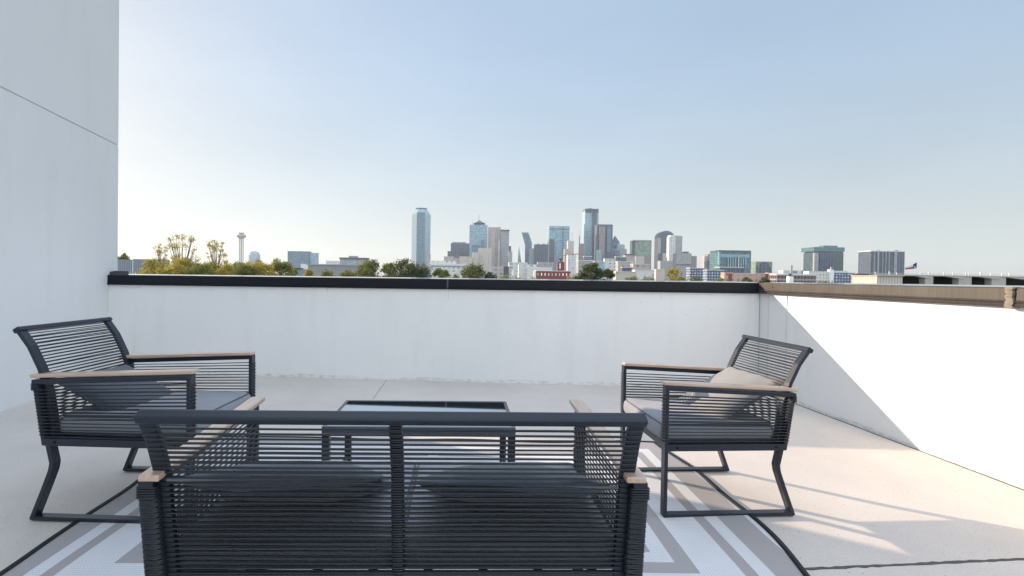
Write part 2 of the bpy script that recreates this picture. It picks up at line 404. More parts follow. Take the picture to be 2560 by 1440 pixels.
# upturned flashing where the cap meets the tall wall
a = MB(); x0, x1 = CL - .02, CL + .085
pr = [(x0, -.02), (x0, .018), (x0 + .015, .034), (x0 + .05, .042), (x1, .046), (x1, -.02)]
a.add([(x, wb(x) + .02, capz(x) + z) for x, z in pr] + [(x, wb(x) + PT, capz(x) + z) for x, z in pr],
      [tuple(range(6)), tuple(range(6, 12))[::-1]] + [(i, 6 + i, 6 + (i + 1) % 6, (i + 1) % 6) for i in range(6)])
loc(a, bp).build('flashing', M['foam'], bp, bevel=.008)

rp = empty('parapet_wall', (CR, wb(CR), 0))
YE = -2.0
a = MB(); prism_between(a, (wr(5.08), 5.078 + PT + .0, 0), (wr(YE), YE, 0), [(0, -.2), (PT, -.2), (PT, 1.0), (0, 1.0)])
loc(a, rp).build('wall', M['wall'], rp)
YJ = wr(2.70); YJ = 2.755
def czr(y): return 1.074 + (5.08 - y) * .003
capr = MB()
rprof = [(-.022, -CH), (-.027, -CH), (-.034, -CH + .012), (-.026, -CH + .02), (-.033, -CH + .030), (-.024, -CH + .038), (-.024, -.004), (-.019, 0), (PT + .02, .0095), (PT + .025, -.002), (PT + .025, -CH), (PT + .018, -CH), (PT + .018, -.02), (-.018, -.02)]
M['caplit'] = None
def capmetal():  # same bronze as the back cap, its sunlit brown put into the colour
    m, n, b = nodes('sunlit weathered bronze'); v, s = coords(n)
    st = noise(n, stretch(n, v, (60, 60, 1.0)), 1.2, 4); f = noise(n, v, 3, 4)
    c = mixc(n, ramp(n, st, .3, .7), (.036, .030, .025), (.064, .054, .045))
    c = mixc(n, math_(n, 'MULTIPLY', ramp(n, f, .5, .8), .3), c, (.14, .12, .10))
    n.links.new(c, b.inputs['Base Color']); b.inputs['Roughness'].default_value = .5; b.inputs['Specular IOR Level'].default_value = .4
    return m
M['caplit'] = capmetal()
for y0, y1 in ((5.078 + .0, YJ + .012), (YJ - .012, YE)):
    a = MB(); prism_between(a, (wr(y0), y0, czr(y0)), (wr(y1), y1, czr(y1)), rprof)
    loc(a, rp).build('cap', M['caplit'], rp)
cap_top((wr(5.05), 5.05, czr(5.05)), (wr(YE), YE, czr(YE)), rp, M['captop'])
a = MB()
rd = random.Random(5)
k = 14; vs = []; fs = []
for i in range(k + 1):                                  # ragged bead of old sealant down the joint
    z = czr(YJ) + .004 - (CH + .012) * i / k
    y0 = YJ - .014 - .008 * rd.random(); y1 = YJ + .014 + .010 * rd.random(); x = wr(YJ) - .036 - .004 * rd.random()
    vs += [(x, y0, z), (x - .003, (y0 + y1) / 2, z), (x, y1, z), (wr(YJ) + .02, y1, z), (wr(YJ) + .02, y0, z)]
for i in range(k):
    for j in range(5): fs.append((5 * i + j, 5 * i + (j + 1) % 5, 5 * i + 5 + (j + 1) % 5, 5 * i + 5 + j))
fs += [(0, 1, 2, 3, 4), tuple(5 * k + j for j in (4, 3, 2, 1, 0))]
a.add(vs, fs); loc(a, rp).build('sealant_joint', M['sealant'], rp)
a = MB()
for yy in (4.93, 4.66): a.add([(wr(yy) - .0015, yy - .002, .0), (wr(yy) - .0015, yy + .002, .0), (wr(yy) - .0015, yy + .002, .96), (wr(yy) - .0015, yy - .002, .96),
                               (wr(yy) + .01, yy - .002, .0), (wr(yy) + .01, yy + .002, .0), (wr(yy) + .01, yy + .002, .96), (wr(yy) + .01, yy - .002, .96)],
                              [(0, 1, 2, 3), (0, 4, 5, 1), (1, 5, 6, 2), (3, 2, 6, 7), (4, 0, 3, 7)])
loc(a, rp).build('wall_seam', plain('wall seam', (.66, .665, .67), .9), rp)
a = MB(); a.lathe([(0, -.004), (.007, -.003), (.008, 0), (.008, .006)], 10)
sc = a.build('screw', M['tframe'], rp); sc.rotation_euler = (0, R(90), 0); sc.location = (wr(4.83) - .026 - CR, 4.83 - wb(CR), czr(4.8) - .035)
tag(rp, 'sunlit low white wall with weathered metal cap toned sunlit brown, right of the terrace', 'wall')

# ------------------------------------------------------------------ rug
RC = (-.235, 2.13)
rug = empty('outdoor_rug', (RC[0], RC[1], 0))
def rz(x, y):        # gentle ripples of a rug that does not lie flat
    return .007 + .003 * math.sin(x * 5 + 1.3 * y) + .002 * math.sin(y * 9 + x * 2) + .006 * max(0, math.sin(y * 4.4 + .6)) ** 3 * (abs(x) / RUGX) ** 2
def redge(x, y):     # wandering outline
    e = (abs(x) / RUGX) ** 4
    wob = .035 * math.sin(y * 2.9 + (0.6 if x > 0 else 2.2)) + .012 * math.sin(y * 8 + x)
    return x + e * wob, y + (abs(y) / RUGY) ** 4 * .012 * math.sin(x * 6)
nx, ny = 110, 90; vs = []; fs = []
for j in range(ny + 1):
    for i in range(nx + 1):
        x = -RUGX + 2 * RUGX * i / nx; y = -RUGY + 2 * RUGY * j / ny; X, Y = redge(x, y); vs.append((X, Y, rz(x, y)))
for j in range(ny):
    for i in range(nx):
        o = j * (nx + 1) + i; fs.append((o, o + 1, o + nx + 2, o + nx + 1))
a = MB(); a.add(vs, fs); o = a.build('woven_field', M['rug'], rug, True)
sm = o.modifiers.new('thick', 'SOLIDIFY'); sm.thickness = .004; sm.offset = -1
# the pattern follows the cloth: store the unwarped coordinates through generated object coordinates
a = MB(); pts = []
for i in range(200): x = -RUGX + 2 * RUGX * i / 200; pts.append((x, -RUGY))
for i in range(160): y = -RUGY + 2 * RUGY * i / 160; pts.append((RUGX, y))
for i in range(200): x = RUGX - 2 * RUGX * i / 200; pts.append((x, RUGY))
for i in range(160): y = RUGY - 2 * RUGY * i / 160; pts.append((-RUGX, y))
vs = []; fs = []
for (x, y) in pts:
    X, Y = redge(x, y); z = rz(x, y)
    L = math.hypot(x / RUGX, y / RUGY); ox = (.012 if abs(x) >= RUGX - 1e-6 else 0) * (1 if x > 0 else -1); oy = (.012 if abs(y) >= RUGY - 1e-6 else 0) * (1 if y > 0 else -1)
    if ox == 0 and oy == 0: ox = 0
    vs += [(X + ox, Y + oy, .001), (X + ox, Y + oy, z + .003), (X - ox, Y - oy, z + .003), (X - ox, Y - oy, z - .004)]
k = len(pts)
for i in range(k):
    j = (i + 1) % k
    for q in range(3): fs.append((4 * i + q, 4 * j + q, 4 * j + q + 1, 4 * i + q + 1))
a.add(vs, fs); a.build('edge_binding', M['binding'], rug, True)
tag(rug, 'white and taupe striped outdoor rug with black binding under the patio set', 'rug')

# ------------------------------------------------------------------ furniture
PITCH, CRD, SPITCH, SCRD = .0132, .00238, .0134, .0023
def loop(mb, hw, t_out, yf, yb, z, jit=0):
    """one turn of the cord helix: the rear run lies level, the front run climbs one pitch across the width"""
    m = (yf + yb) / 2; t = (yf - yb) / 2; zl, zr = z - .42 * PITCH, z - .62 * PITCH
    X = hw + t_out
    pts = [(-hw, yf, zl), (-hw * .34, yf, zl + (zr - zl) * .33 + jit), (hw * .34, yf, zl + (zr - zl) * .67 + jit * .6), (hw, yf, zr),
           (X - .004, m + t * .85, zr), (X, m + t * .3, zr + (z - zr) * .3), (X, m - t * .3, zr + (z - zr) * .7), (X - .004, m - t * .85, z),
           (hw, yb, z), (-hw, yb, z), (-X + .004, m - t * .85, z), (-X, m - t * .3, z), (-X, m + t * .3, zl), (-X + .004, m + t * .85, zl)]
    mb.tube(pts, CRD, 6, True)
def ring(mb, cx, hx, cy, hy, z, r=CRD):
    pts = []
    for sx, sy in ((-1, -1), (1, -1), (1, 1), (-1, 1)):
        pts += [(cx + sx * (hx - .003 * (sx != sy)), cy + sy * (hy - .003 * (sx == sy)), z), (cx + sx * (hx - .003 * (sx == sy)), cy + sy * (hy - .003 * (sx != sy)), z)]
    mb.tube(pts, r, 5, True)
def interp(prof, z):
    for (y0, z0), (y1, z1) in zip(prof, prof[1:]):
        if z <= z1: return y0 + (y1 - y0) * (z - z0) / (z1 - z0)
    return prof[-1][0]
def cushion(hx, hy, h, crown=.012, rad=.022, nx=26, ny=24, nz=5, seed=0):
    """rounded slab with a soft crown and small wrinkles"""
    mb = MB(); idx = {}; vs = []; fs = []
    rd = random.Random(seed); ph = [rd.random() * 6 for _ in range(6)]
    def P(i, j, k):
        key = (i, j, k)
        if key in idx: return idx[key]
        u = -1 + 2 * i / nx; v = -1 + 2 * j / ny; t = -1 + 2 * k / nz
        x, y, z = u * hx, v * hy, t * h / 2
        ix, iy, iz = max(-hx + rad, min(hx - rad, x)), max(-hy + rad, min(hy - rad, y)), max(-h / 2 + rad, min(h / 2 - rad, z))
        d = Vector((x - ix, y - iy, z - iz))
        if d.length > 1e-9: d = d.normalized() * rad; x, y, z = ix + d.x, iy + d.y, iz + d.z
        c = (1 - u * u) * (1 - v * v)
        z += (1 if t > 0 else -.2 if t < 0 else 0) * crown * c ** .5 + .002 * math.sin(x * 31 + ph[0]) * math.sin(y * 27 + ph[1]) * abs(t)
        b = .006 * (1 - t * t)
        x += math.copysign(b, u) * abs(u) ** 6; y += math.copysign(b, v) * abs(v) ** 6
        idx[key] = len(vs); vs.append((x, y, z)); return idx[key]
    for i in range(nx):
        for j in range(ny):
            fs.append((P(i, j, nz), P(i + 1, j, nz), P(i + 1, j + 1, nz), P(i, j + 1, nz)))
            fs.append((P(i, j + 1, 0), P(i + 1, j + 1, 0), P(i + 1, j, 0), P(i, j, 0)))
    for k in range(nz):
        for i in range(nx):
            fs.append((P(i, 0, k), P(i + 1, 0, k), P(i + 1, 0, k + 1), P(i, 0, k + 1)))
            fs.append((P(i + 1, ny, k), P(i, ny, k), P(i, ny, k + 1), P(i + 1, ny, k + 1)))
        for j in range(ny):
            fs.append((P(0, j + 1, k), P(0, j, k), P(0, j, k + 1), P(0, j + 1, k + 1)))
            fs.append((P(nx, j, k), P(nx, j + 1, k), P(nx, j + 1, k + 1), P(nx, j, k + 1)))
    mb.add(vs, fs); return mb
def piping(hx, hy, z, r=.0032, rad=.022):
    mb = MB(); e = rad * .29
    pts = []
    for cx, cy, a0 in ((hx - rad, hy - rad, 0), (-hx + rad, hy - rad, 90), (-hx + rad, -hy + rad, 180), (hx - rad, -hy + rad, 270)):
        for q in range(0, 91, 22): pts.append((cx + (rad - e + .001) * math.cos(R(a0 + q)), cy + (rad - e + .001) * math.sin(R(a0 + q)), z))
    mb.tube(pts, r, 6, True); return mb

def make_seat(name, D, hb, yb, dh, cushions):
    """local: x across, +y front, z up. D widens it; dh lifts the arms"""
    root = empty(name, (0, 0, 0))
    W = .287 + D; yf, yr = .2912, -.3403
    haf, har = .622 + dh, .592 + dh
    RB, RTp = .3055, .336                      # side rail
    t = .016; hx = .0195
    arm_y0, arm_y1 = .2895, -.3493
    for s in (-1, 1):
        x = s * (W - hx)
        fr = MB()
        fr.ribbon([(x, yf - t / 2, t * .5), (x, yf - t / 2 - .001, haf - .018)], hx, t)          # front post
        fr.ribbon([(x, yf - .001, t / 2), (x, yr + .004, t / 2)], hx - .0005, t - .001)               # sled runner
        leg = [(x, yr + t / 2, .002), (x, yr + .06, .14), (x, yr + .083, .205), (x, yr + .088, .235), (x, yr + .072, .31)]
        fr.ribbon(leg, hx, t * 1.1)
        fr.ribbon([(x, yf - t + .001, (RB + RTp) / 2), (x, yr + .052, (RB + RTp) / 2)], hx - .001, RTp - RB)
        fr.ribbon([(x, yr + .056, RB + .002), (x, yr + .016, har - .020)], hx - .0015, t)           # rear arm post
        fr.ribbon([(x, yf - .002, haf - .028), (x, yr + .006, har - .030)], hx - .002, .020)          # arm bar
        side = fr.build('side_frame', M['metal'], root, bevel=.002)
        ar = MB()
        za, zb_ = haf, har; xo, xi = s * (.2743 + D + .002), s * (.2743 + D - .046)
        xs = sorted((xo, xi)); y0, y1 = arm_y0 + .004, arm_y1
        if True:
            vs = []
            for y, z in ((y0, za), (y1, zb_)):
                vs += [(xs[0], y, z - .0155), (xs[1], y, z - .0155), (xs[1], y, z), (xs[0], y, z)]
            ar.add(vs, [(0, 1, 2, 3), (7, 6, 5, 4), (0, 4, 5, 1), (1, 5, 6, 2), (2, 6, 7, 3), (3, 7, 4, 0)])
        ar.build('armrest', M['wood'], root, bevel=.0035)
        # cords of the side panel: turns around front and rear post, inner and outer run
        cm = MB(); z = RTp + .008; i = 0
        while z < har - .048:
            yrz = yr + .056 + (yr + .016 - yr - .056) * (z - RB) / (har - RB)
            ya, ybk = yf - t / 2, yrz
            zf2 = z + (haf - har) * (z - RTp) / (har - RTp)
            tt = hx + SCRD; j = random.uniform(-.0015, .0015)
            pts = []
            for (xx, off) in ((x + tt, 0), (x - tt, SPITCH * .5)):
                run = [(xx, ya, zf2 + off), (xx, (ya + ybk) / 2, (zf2 + z) / 2 + off + j), (xx, ybk, z + off)]
                pts.append(run)
            p = pts[0] + [(x + tt * .6, ybk - t * .75, z + SPITCH * .15), (x - tt * .6, ybk - t * .75, z + SPITCH * .35)] + pts[1][::-1] + [(x - tt * .6, ya + t * .75, zf2 + SPITCH * .35), (x + tt * .6, ya + t * .75, zf2 + SPITCH * .15)]
            cm.tube(p, SCRD, 6, True)
            ring(cm, x, tt - .001, ybk, t / 2 + SCRD, z + SPITCH * .5, SCRD)
            if D > .1: ring(cm, x, tt - .001, ybk, t / 2 + SCRD, z + SPITCH * .25, SCRD); ring(cm, x, tt - .001, ybk, t / 2 + SCRD, z + SPITCH * .75, SCRD)
            z += SPITCH; i += 1
        for q in range(5): ring(cm, x, hx + CRD, yr + .018, t / 2 + CRD * 1.3, har - .036 - q * .006)
        cm.build('side_cords', M['cord'], root, True)
        # two bolts in the rail
        for yy in (yf - .06, yr + .10):
            bo = MB(); n0 = 10
            vs = [(s * (W + .0), yy + .006 * math.cos(6.283 * q / n0), .322 + .006 * math.sin(6.283 * q / n0)) for q in range(n0)] + [(s * (W + .003), yy + .005 * math.cos(6.283 * q / n0), .322 + .005 * math.sin(6.283 * q / n0)) for q in range(n0)]
            bo.add(vs, [tuple(range(n0, 2 * n0))] + [(q, (q + 1) % n0, n0 + (q + 1) % n0, n0 + q) for q in range(n0)])
            bo.build('bolt', M['capdark'], side)
    # seat frame
    sf = MB()
    xi = W - .033 + .001
    sf.box(-xi, xi, yf - t - .020, yf - t - .002, RB - .002, RTp - .004)
    sf.box(-xi, xi, yr + .075, yr + .095, RB + .001, RTp - .006)
    n = 5 + int(D * 12)
    for q in range(n):
        xx = -xi + (q + .5) * 2 * xi / n; sf.box(xx - .012, xx + .012, yr + .094, yf - t - .019, RB + .008, RB + .020)
    sf.build('seat_frame', M['metal'], root, bevel=.0015)
    # back
    wbk = .258 + D
    s0 = (yb + .42)
    prof = [(-.268, .315), (-.282, .42), (-.298, .52), (-.326 + s0 * .4, .61), (-.368 + s0 * .62, .70), (yb, hb - .010)]
    bf = MB(); ptk = .017; phx = .018
    for s in (-1, 1): bf.ribbon([(s * (wbk - phx), y, z) for y, z in prof], phx, ptk)
    if D > .1: bf.ribbon([(0, y + .0, z) for y, z in prof], .0115, ptk * .9)
    ca, sa = math.cos(R(32)), math.sin(R(32)); yc, zc = yb + .004, hb - .014       # rail tilted with the lean of the back
    tr = [(yc + u * ca - v * sa, zc + u * sa + v * ca) for u, v in ((-.015, -.010), (-.015, .006), (-.011, .010), (.011, .010), (.015, .006), (.015, -.010))]
    bf.extrude_x(tr, -wbk - .003, wbk + .003)
    bf.box(-wbk + .028, wbk - .028, prof[0][0] - .008, prof[0][0] + .008, .325, .343)
    bf.build('back_frame', M['metal'], root, bevel=.0025)
    cm = MB(); z = .352
    while z < hb - .034:
        y = interp(prof, z)
        loop(cm, wbk - 2 * phx - .001, 2 * phx + .0005, y + ptk / 2 + CRD, y - ptk / 2 - CRD, z + random.uniform(-.0009, .0009), random.uniform(-.0013, .0013))
        if D > .1:
            for q in range(2): ring(cm, 0, .0115 + CRD * .8, y, ptk / 2 + CRD * 1.9, z + PITCH / 2 * q, CRD * 1.05)
        z += PITCH
    cm.build('back_cords', M['cord'], root, True)
    # seat cushions
    n = cushions; full = 2 * (W - .040)
    for q in range(n):
        hxx = full / n / 2 - .002; cxx = -full / 2 + (q + .5) * full / n
        hy = .272; cu = cushion(hxx, hy, .085, seed=q)
        c = cu.build('seat_cushion', M['seat'], root, True); c.location = (cxx, .018, .380)
        for zz in (-.036, .036):
            p = piping(hxx, hy, zz); p.build('piping', M['piping'], c, True)
    return root

def pillow_mb(h, th=.056, seed=1):
    mb = MB(); n = 28; vs = []; fs = []; rd = random.Random(seed); ph = rd.random() * 6
    for side in (1, -1):
        for j in range(n + 1):
            for i in range(n + 1):
                u = -1 + 2 * i / n; v = -1 + 2 * j / n
                e = max(0, (1 - u * u)) ** .55 * max(0, (1 - v * v)) ** .55
                pin = 1 - .09 * (1 - u * u) * abs(v) ** 3; pin2 = 1 - .09 * (1 - v * v) * abs(u) ** 3
                wr_ = .006 * math.sin(9 * u + 4 * v + ph) * math.sin(7 * v - 3 * u) * (1 - e)
                vs.append((u * h * pin2, side * (th * e + wr_ * e ** .3) , v * h * pin))
    m = (n + 1) ** 2
    for s_ in range(2):
        for j in range(n):
            for i in range(n):
                o = s_ * m + j * (n + 1) + i; q = (o, o + 1, o + n + 2, o + n + 1)
                fs.append(q if s_ else q[::-1])
    mb.add(vs, fs); return mb
def make_pillow(h, mat, label, seed, seamcol, group='throw pillows on the patio seats'):
    p = pillow_mb(h, seed=seed).build('throw_pillow', mat, None, True)
    mb = MB(); pts = []
    for a_, b_ in (((-1, -1), (1, -1)), ((1, -1), (1, 1)), ((1, 1), (-1, 1)), ((-1, 1), (-1, -1))):
        for q in range(12):
            t = q / 12; u = a_[0] + (b_[0] - a_[0]) * t; v = a_[1] + (b_[1] - a_[1]) * t
            pin = 1 - .09 * (1 - u * u) * abs(v) ** 3; pin2 = 1 - .09 * (1 - v * v) * abs(u) ** 3
            pts.append((u * h * pin2, 0, v * h * pin))
    mb.tube(pts, .0035, 6, True); mb.build('piping', seamcol, p, True)
    tag(p, label, 'pillow', group); return p
def place_pillow(p, seat, x, y, z, tilt, spin=0):
    """lean the pillow on a seat: x,y,z in the seat's own frame, tilt back from upright"""
    S = Matrix.Translation(seat.location) @ Matrix.Rotation(seat.rotation_euler.z, 4, 'Z')
    sc = seat.scale
    p.matrix_world = S @ Matrix.Translation((x * sc.x, y * sc.y, z * sc.z)) @ Matrix.Rotation(spin, 4, 'Z') @ Matrix.Rotation(tilt, 4, 'X')

chair = make_seat('patio_armchair', 0, .784, -.42, 0, 1)
chair.location = (1.1523, 2.5995, .006); chair.rotation_euler = (0, 0, 1.6371)
left = copy_tree(chair)
left.location = (-1.5337, 2.4715, .006); left.rotation_euler = (0, 0, -1.6054); left.scale = (1.04, 1.134, 1.075)
G = 'cord-woven patio armchairs'
tag(chair, 'black cord armchair partly in sun, beside the sunlit white wall', 'armchair', G)
tag(left, 'black cord armchair in full shade beside the tall white wall', 'armchair', G)
sofa = make_seat('patio_loveseat', .3203, .7786, -.38, .027, 2)
sofa.location = (-.1883, 1.5284, .008); sofa.rotation_euler = (0, 0, .0281)
tag(sofa, 'black cord loveseat seen from behind in the foreground', 'loveseat')

p = make_pillow(.215, M['pillowsun'], 'throw pillow in sunlit-pale cloth leaning on the armchair beside the sunlit wall', 1, M['piping'])
place_pillow(p, chair, .02, -.160, .498, R(60), R(5))
p = make_pillow(.215, M['pillowshade'], 'grey throw pillow darkened as in shade, on the armchair beside the tall wall', 2, M['piping'])
place_pillow(p, left, .0, -.150, .462, R(63), R(-4))
p = make_pillow(.25, M['pillowshade'], 'grey throw pillow darkened as in shade, on the left half of the loveseat', 3, M['piping'])
place_pillow(p, sofa, -.295, -.095, .500, R(66), R(2))
p = make_pillow(.25, M['pillowshade'], 'grey throw pillow darkened as in shade, on the right half of the loveseat', 4, M['piping'])
place_pillow(p, sofa, .295, -.085, .492, R(68), R(-3))

# coffee table: black glass in a metal frame, four legs
tb = empty('coffee_table', (-.2525, 2.57, .008)); tb.rotation_euler = (0, 0, R(1.5))
TX, TY, TZ = .4475, .25, .392
a = MB(); fwid = .018
for (x0, x1, y0, y1) in ((-TX, TX, -TY, -TY + fwid), (-TX, TX, TY - fwid, TY), (-TX, -TX + fwid, -TY + fwid, TY - fwid), (TX - fwid, TX, -TY + fwid, TY - fwid)):
    a.box(x0, x1, y0, y1, TZ - .035, TZ - .001)
a.build('table_frame', M['tframe'], tb, bevel=.002)
a = MB(); a.box(-TX + fwid + .001, TX - fwid - .001, -TY + fwid + .001, TY - fwid - .001, TZ - .007, TZ - .0025); a.build('glass_top', M['glass'], tb)
for sx in (-1, 1):
    for sy in (-1, 1):
        a = MB(); x = sx * (TX - .0175); y = sy * (TY - .0175); a.box(x - .017, x + .017, y - .017, y + .017, 0, TZ - .034); a.build('leg', M['metal'], tb, bevel=.002)
for sx in (-1, 1):
    a = MB(); a.box(sx * (TX - .018) - .008, sx * (TX - .018) + .008, -TY + .034, TY - .034, .08, .096); a.build('stretcher', M['metal'], tb)
tag(tb, 'low black glass coffee table with metal frame behind the loveseat', 'coffee table')

# ================================================================== CITY
GZ = -12.0
def disc(r, z, n=64): return [(r * math.cos(2 * math.pi * i / n), r * math.sin(2 * math.pi * i / n)) for i in range(n)]
def groundmat():
    m, n, b = nodes('distant ground'); v, s = coords(n)
    f = noise(n, v, .012, 6); g = noise(n, v, .08, 5)
    c = mixc(n, ramp(n, f, .4, .6), (.075, .085, .045), (.20, .19, .17)); c = mixc(n, ramp(n, g, .5, .7), c, (.12, .12, .09))
    n.links.new(c, b.inputs['Base Color']); b.inputs['Roughness'].default_value = .95; return m
a = MB(); vs = [(x, y, GZ) for x, y in disc(7000, 0)]; a.add(vs, [tuple(range(64))]); tag(a.build('ground', groundmat()), kind='structure')
# the house the terrace belongs to, under the terrace floor
a = MB(); a.box(-4.55, 3.05, -11, 5.3, GZ, -.31); tag(tag(a.build('house', M['tallwall']), 'white stucco house storeys below the terrace floor', 'house'))

F = dict(
    paleglass=facade('pale blue glass', (.24, .36, .42), (.12, .22, .29), 9, 9, .75, .6, .15),
    blueglass=facade('blue curtain wall', (.11, .19, .26), (.05, .105, .16), 8, 8, .8, .7, .15),
    slate=facade('slate glass', (.085, .105, .145), (.03, .048, .08), 10, 8, .6, .7, .2),
    silver=facade('silver glass', (.30, .40, .44), (.17, .27, .33), 7, 9, .7, .6, .15),
    greenglass=facade('green glass', (.20, .25, .20), (.14, .19, .15), 9, 8, .8, .7, .2),
    tealglass=facade('teal glass', (.09, .17, .19), (.04, .10, .12), 9, 7, .75, .65, .15),
    tealdark=facade('dark teal glass', (.05, .10, .11), (.025, .055, .065), 9, 7, .8, .7, .18),
    pinkstone=facade('pink granite', (.42, .36, .35), (.20, .19, .21), 11, 9, .45, .5, .5),
    beige=facade('beige stone', (.50, .45, .40), (.26, .25, .25), 10, 9, .4, .5, .5),
    greystone=facade('grey stone', (.33, .33, .34), (.16, .17, .20), 9, 8, .5, .5, .5),
    whitestone=facade('white stone', (.60, .59, .57), (.28, .30, .33), 12, 8, .5, .45, .5),
    brownstone=facade('brown stone', (.27, .22, .21), (.13, .12, .14), 9, 8, .5, .5, .5),
    dark=plain('dark roof band', (.05, .065, .085), .5, scale=.05),
    midgrey=plain('roof plant grey', (.22, .23, .25), .7, scale=.05),
    pale=plain('pale roof', (.62, .61, .60), .8, scale=.05),
    brick=facade('red brick', (.20, .055, .050), (.45, .42, .42), 3.4, 7, .32, .35, .6, .6),
    brickplain=plain('plain red brick', (.21, .06, .055), .9, scale=.5),
    pinkbrick=facade('pink brick low', (.50, .33, .27), (.22, .16, .14), 5, 4.5, .35, .45, .6),
    ofc=facade('dark window band', (.34, .27, .25), (.035, .035, .045), 2.6, 3.6, .86, .62, .3),
    apt=facade('navy flats', (.10, .13, .19), (.33, .37, .42), 3.2, 3.2, .42, .42, .5, .7),
    whiteapt=facade('white flats', (.62, .60, .57), (.25, .26, .28), 3.6, 3.4, .42, .42, .5),
    corr=facade('corrugated wall', (.25, .28, .33), (.21, .24, .29), .5, 400, .5, 1, .6, .0),
    panel=facade('ribbed concrete', (.55, .50, .44), (.45, .40, .35), .35, 400, .3, 1, .8, .0),
    conc=plain('garage concrete', (.40, .385, .36), .85, scale=.8),
    garagedark=plain('shaded garage inside', (.05, .05, .055), .9, scale=.5),
    steel=plain('steel', (.42, .43, .44), .4, .5, scale=.5),
    redsteel=plain('crane red', (.45, .16, .13), .6, scale=.5),
    white=plain('white paint', (.78, .78, .77), .6, scale=.5),
)
def pbox(mb, D, x0, x1, yt, ybot, dep, off=0, org=None, taper=None):
    """box whose front face covers the pixel rectangle at distance D+off"""
    p = at(x0, yt, D + off); q = at(x1, yt, D + off); z1 = (p.z + q.z) / 2
    z0 = GZ if ybot is None else at((x0 + x1) / 2, ybot, D + off).z
    o = org or Vector((0, 0, 0))
    mb.box(p.x - o.x, q.x - o.x, D + off - o.y, D + off + dep - o.y, z0 - o.z, z1 - o.z)
def building(name, label, D, boxes, dep=None, cat='building', group=None):
    """boxes: (part name, material, x0, x1, ytop, ybottom|None, depth factor, front offset)"""
    xs = [b[2] for b in boxes] + [b[3] for b in boxes]; xc = at((min(xs) + max(xs)) / 2, 690, D).x
    o = empty(name, (xc, D, GZ)); org = Vector((xc, D, GZ))
    for b in boxes:
        nm, mt, x0, x1, yt, yb_, df, off = b
        wd = (x1 - x0) * D / FPX; mb = MB(); pbox(mb, D, x0, x1, yt, yb_, max(.4, wd * df), off * D / 1000, org)
        mb.build(nm, F[mt], o)
    return tag(o, label, cat, group)
def px2(D, x, y): return at(x, y, D)

# --- octagonal tower with chamfered crown
D = 2900; q0 = px2(D, 1031, 521); q1 = px2(D, 1077, 521); W2 = (q1.x - q0.x) / 2; xc = (q0.x + q1.x) / 2; zt = q0.z; zs = px2(D, 1054, 538).z
o = empty('skyscraper', (xc, D, GZ)); o.rotation_euler = (0, 0, R(4))
def octa(r, c): k = r - c; return [(-k, -r), (k, -r), (r, -k), (r, k), (k, r), (-k, r), (-r, k), (-r, -k)]
a = MB(); c = W2 * .52; a.prism(octa(W2, c), 0, zs - GZ); a.prism(octa(W2, c), zs - GZ + .01, zt - GZ - 8, octa(W2 * .62, c * .62)); a.build('tower_body', F['silver'], o)
a = MB(); a.prism(octa(W2 * .6, c * .6), zt - GZ - 8, zt - GZ); a.build('crown', F['slate'], o)
a = MB(); a.box(-W2 * .42, W2 * .42, -W2 - 2.5, -W2 + 3, 0, zs - GZ + 10); a.build('glass_strip', F['blueglass'], o)
tag(o, 'tallest pale blue glass tower on the left with chamfered octagonal top', 'skyscraper')

# --- observation tower with a geodesic ball on three shafts
D = 3300; cpt = px2(D, 603.5, 590); s1 = D / FPX
o = empty('observation_tower', (cpt.x, D, GZ)); zb0 = cpt.z - GZ
a = MB()
for x in (-5.2, 0, 5.2): a.lathe([(0, 0), (1.9 * s1 if x == 0 else 1.3 * s1, 0), (1.9 * s1 if x == 0 else 1.3 * s1, zb0)], 12, x * s1 * .9, 0)
a.build('shaft', F['greystone'], o)
a = MB(); a.lathe([(0, zb0 - 7 * s1), (5 * s1, zb0 - 6.6 * s1), (8 * s1, zb0 - 4.5 * s1), (11 * s1, zb0 - 1.5 * s1), (11.4 * s1, zb0 + 1 * s1), (9 * s1, zb0 + 3 * s1), (6.5 * s1, zb0 + 4 * s1), (0, zb0 + 4 * s1)], 24); a.build('ball', F['greystone'], o)
a = MB(); a.lathe([(6 * s1, zb0 + 4 * s1), (6.6 * s1, zb0 + 8 * s1), (0, zb0 + 8.2 * s1)], 20); a.build('crown', F['midgrey'], o)
tag(o, 'slim observation tower with a ball-shaped top above the yellow trees', 'observation tower')

def cyl_building(name, label, D, x0, x1, yt, yshoulder, mat):
    p, q = px2(D, x0, yt), px2(D, x1, yt); r = (q.x - p.x) / 2; zs = px2(D, x0, yshoulder).z - GZ; zt = p.z - GZ
    o = empty(name, ((p.x + q.x) / 2, D, GZ)); a = MB(); a.lathe([(r, 0), (r, zs)], 24); a.build('drum', F[mat], o)
    a = MB(); a.lathe([(r * math.cos(t * math.pi / 12), zs + (zt - zs) * math.sin(t * math.pi / 12)) for t in range(7)], 24); a.build('dome', F['silver'], o, True)
    return tag(o, label, 'building')
cyl_building('domed_building', 'pale domed building between the ball tower and the blue slab', 3100, 622, 650, 627, 640, 'silver')

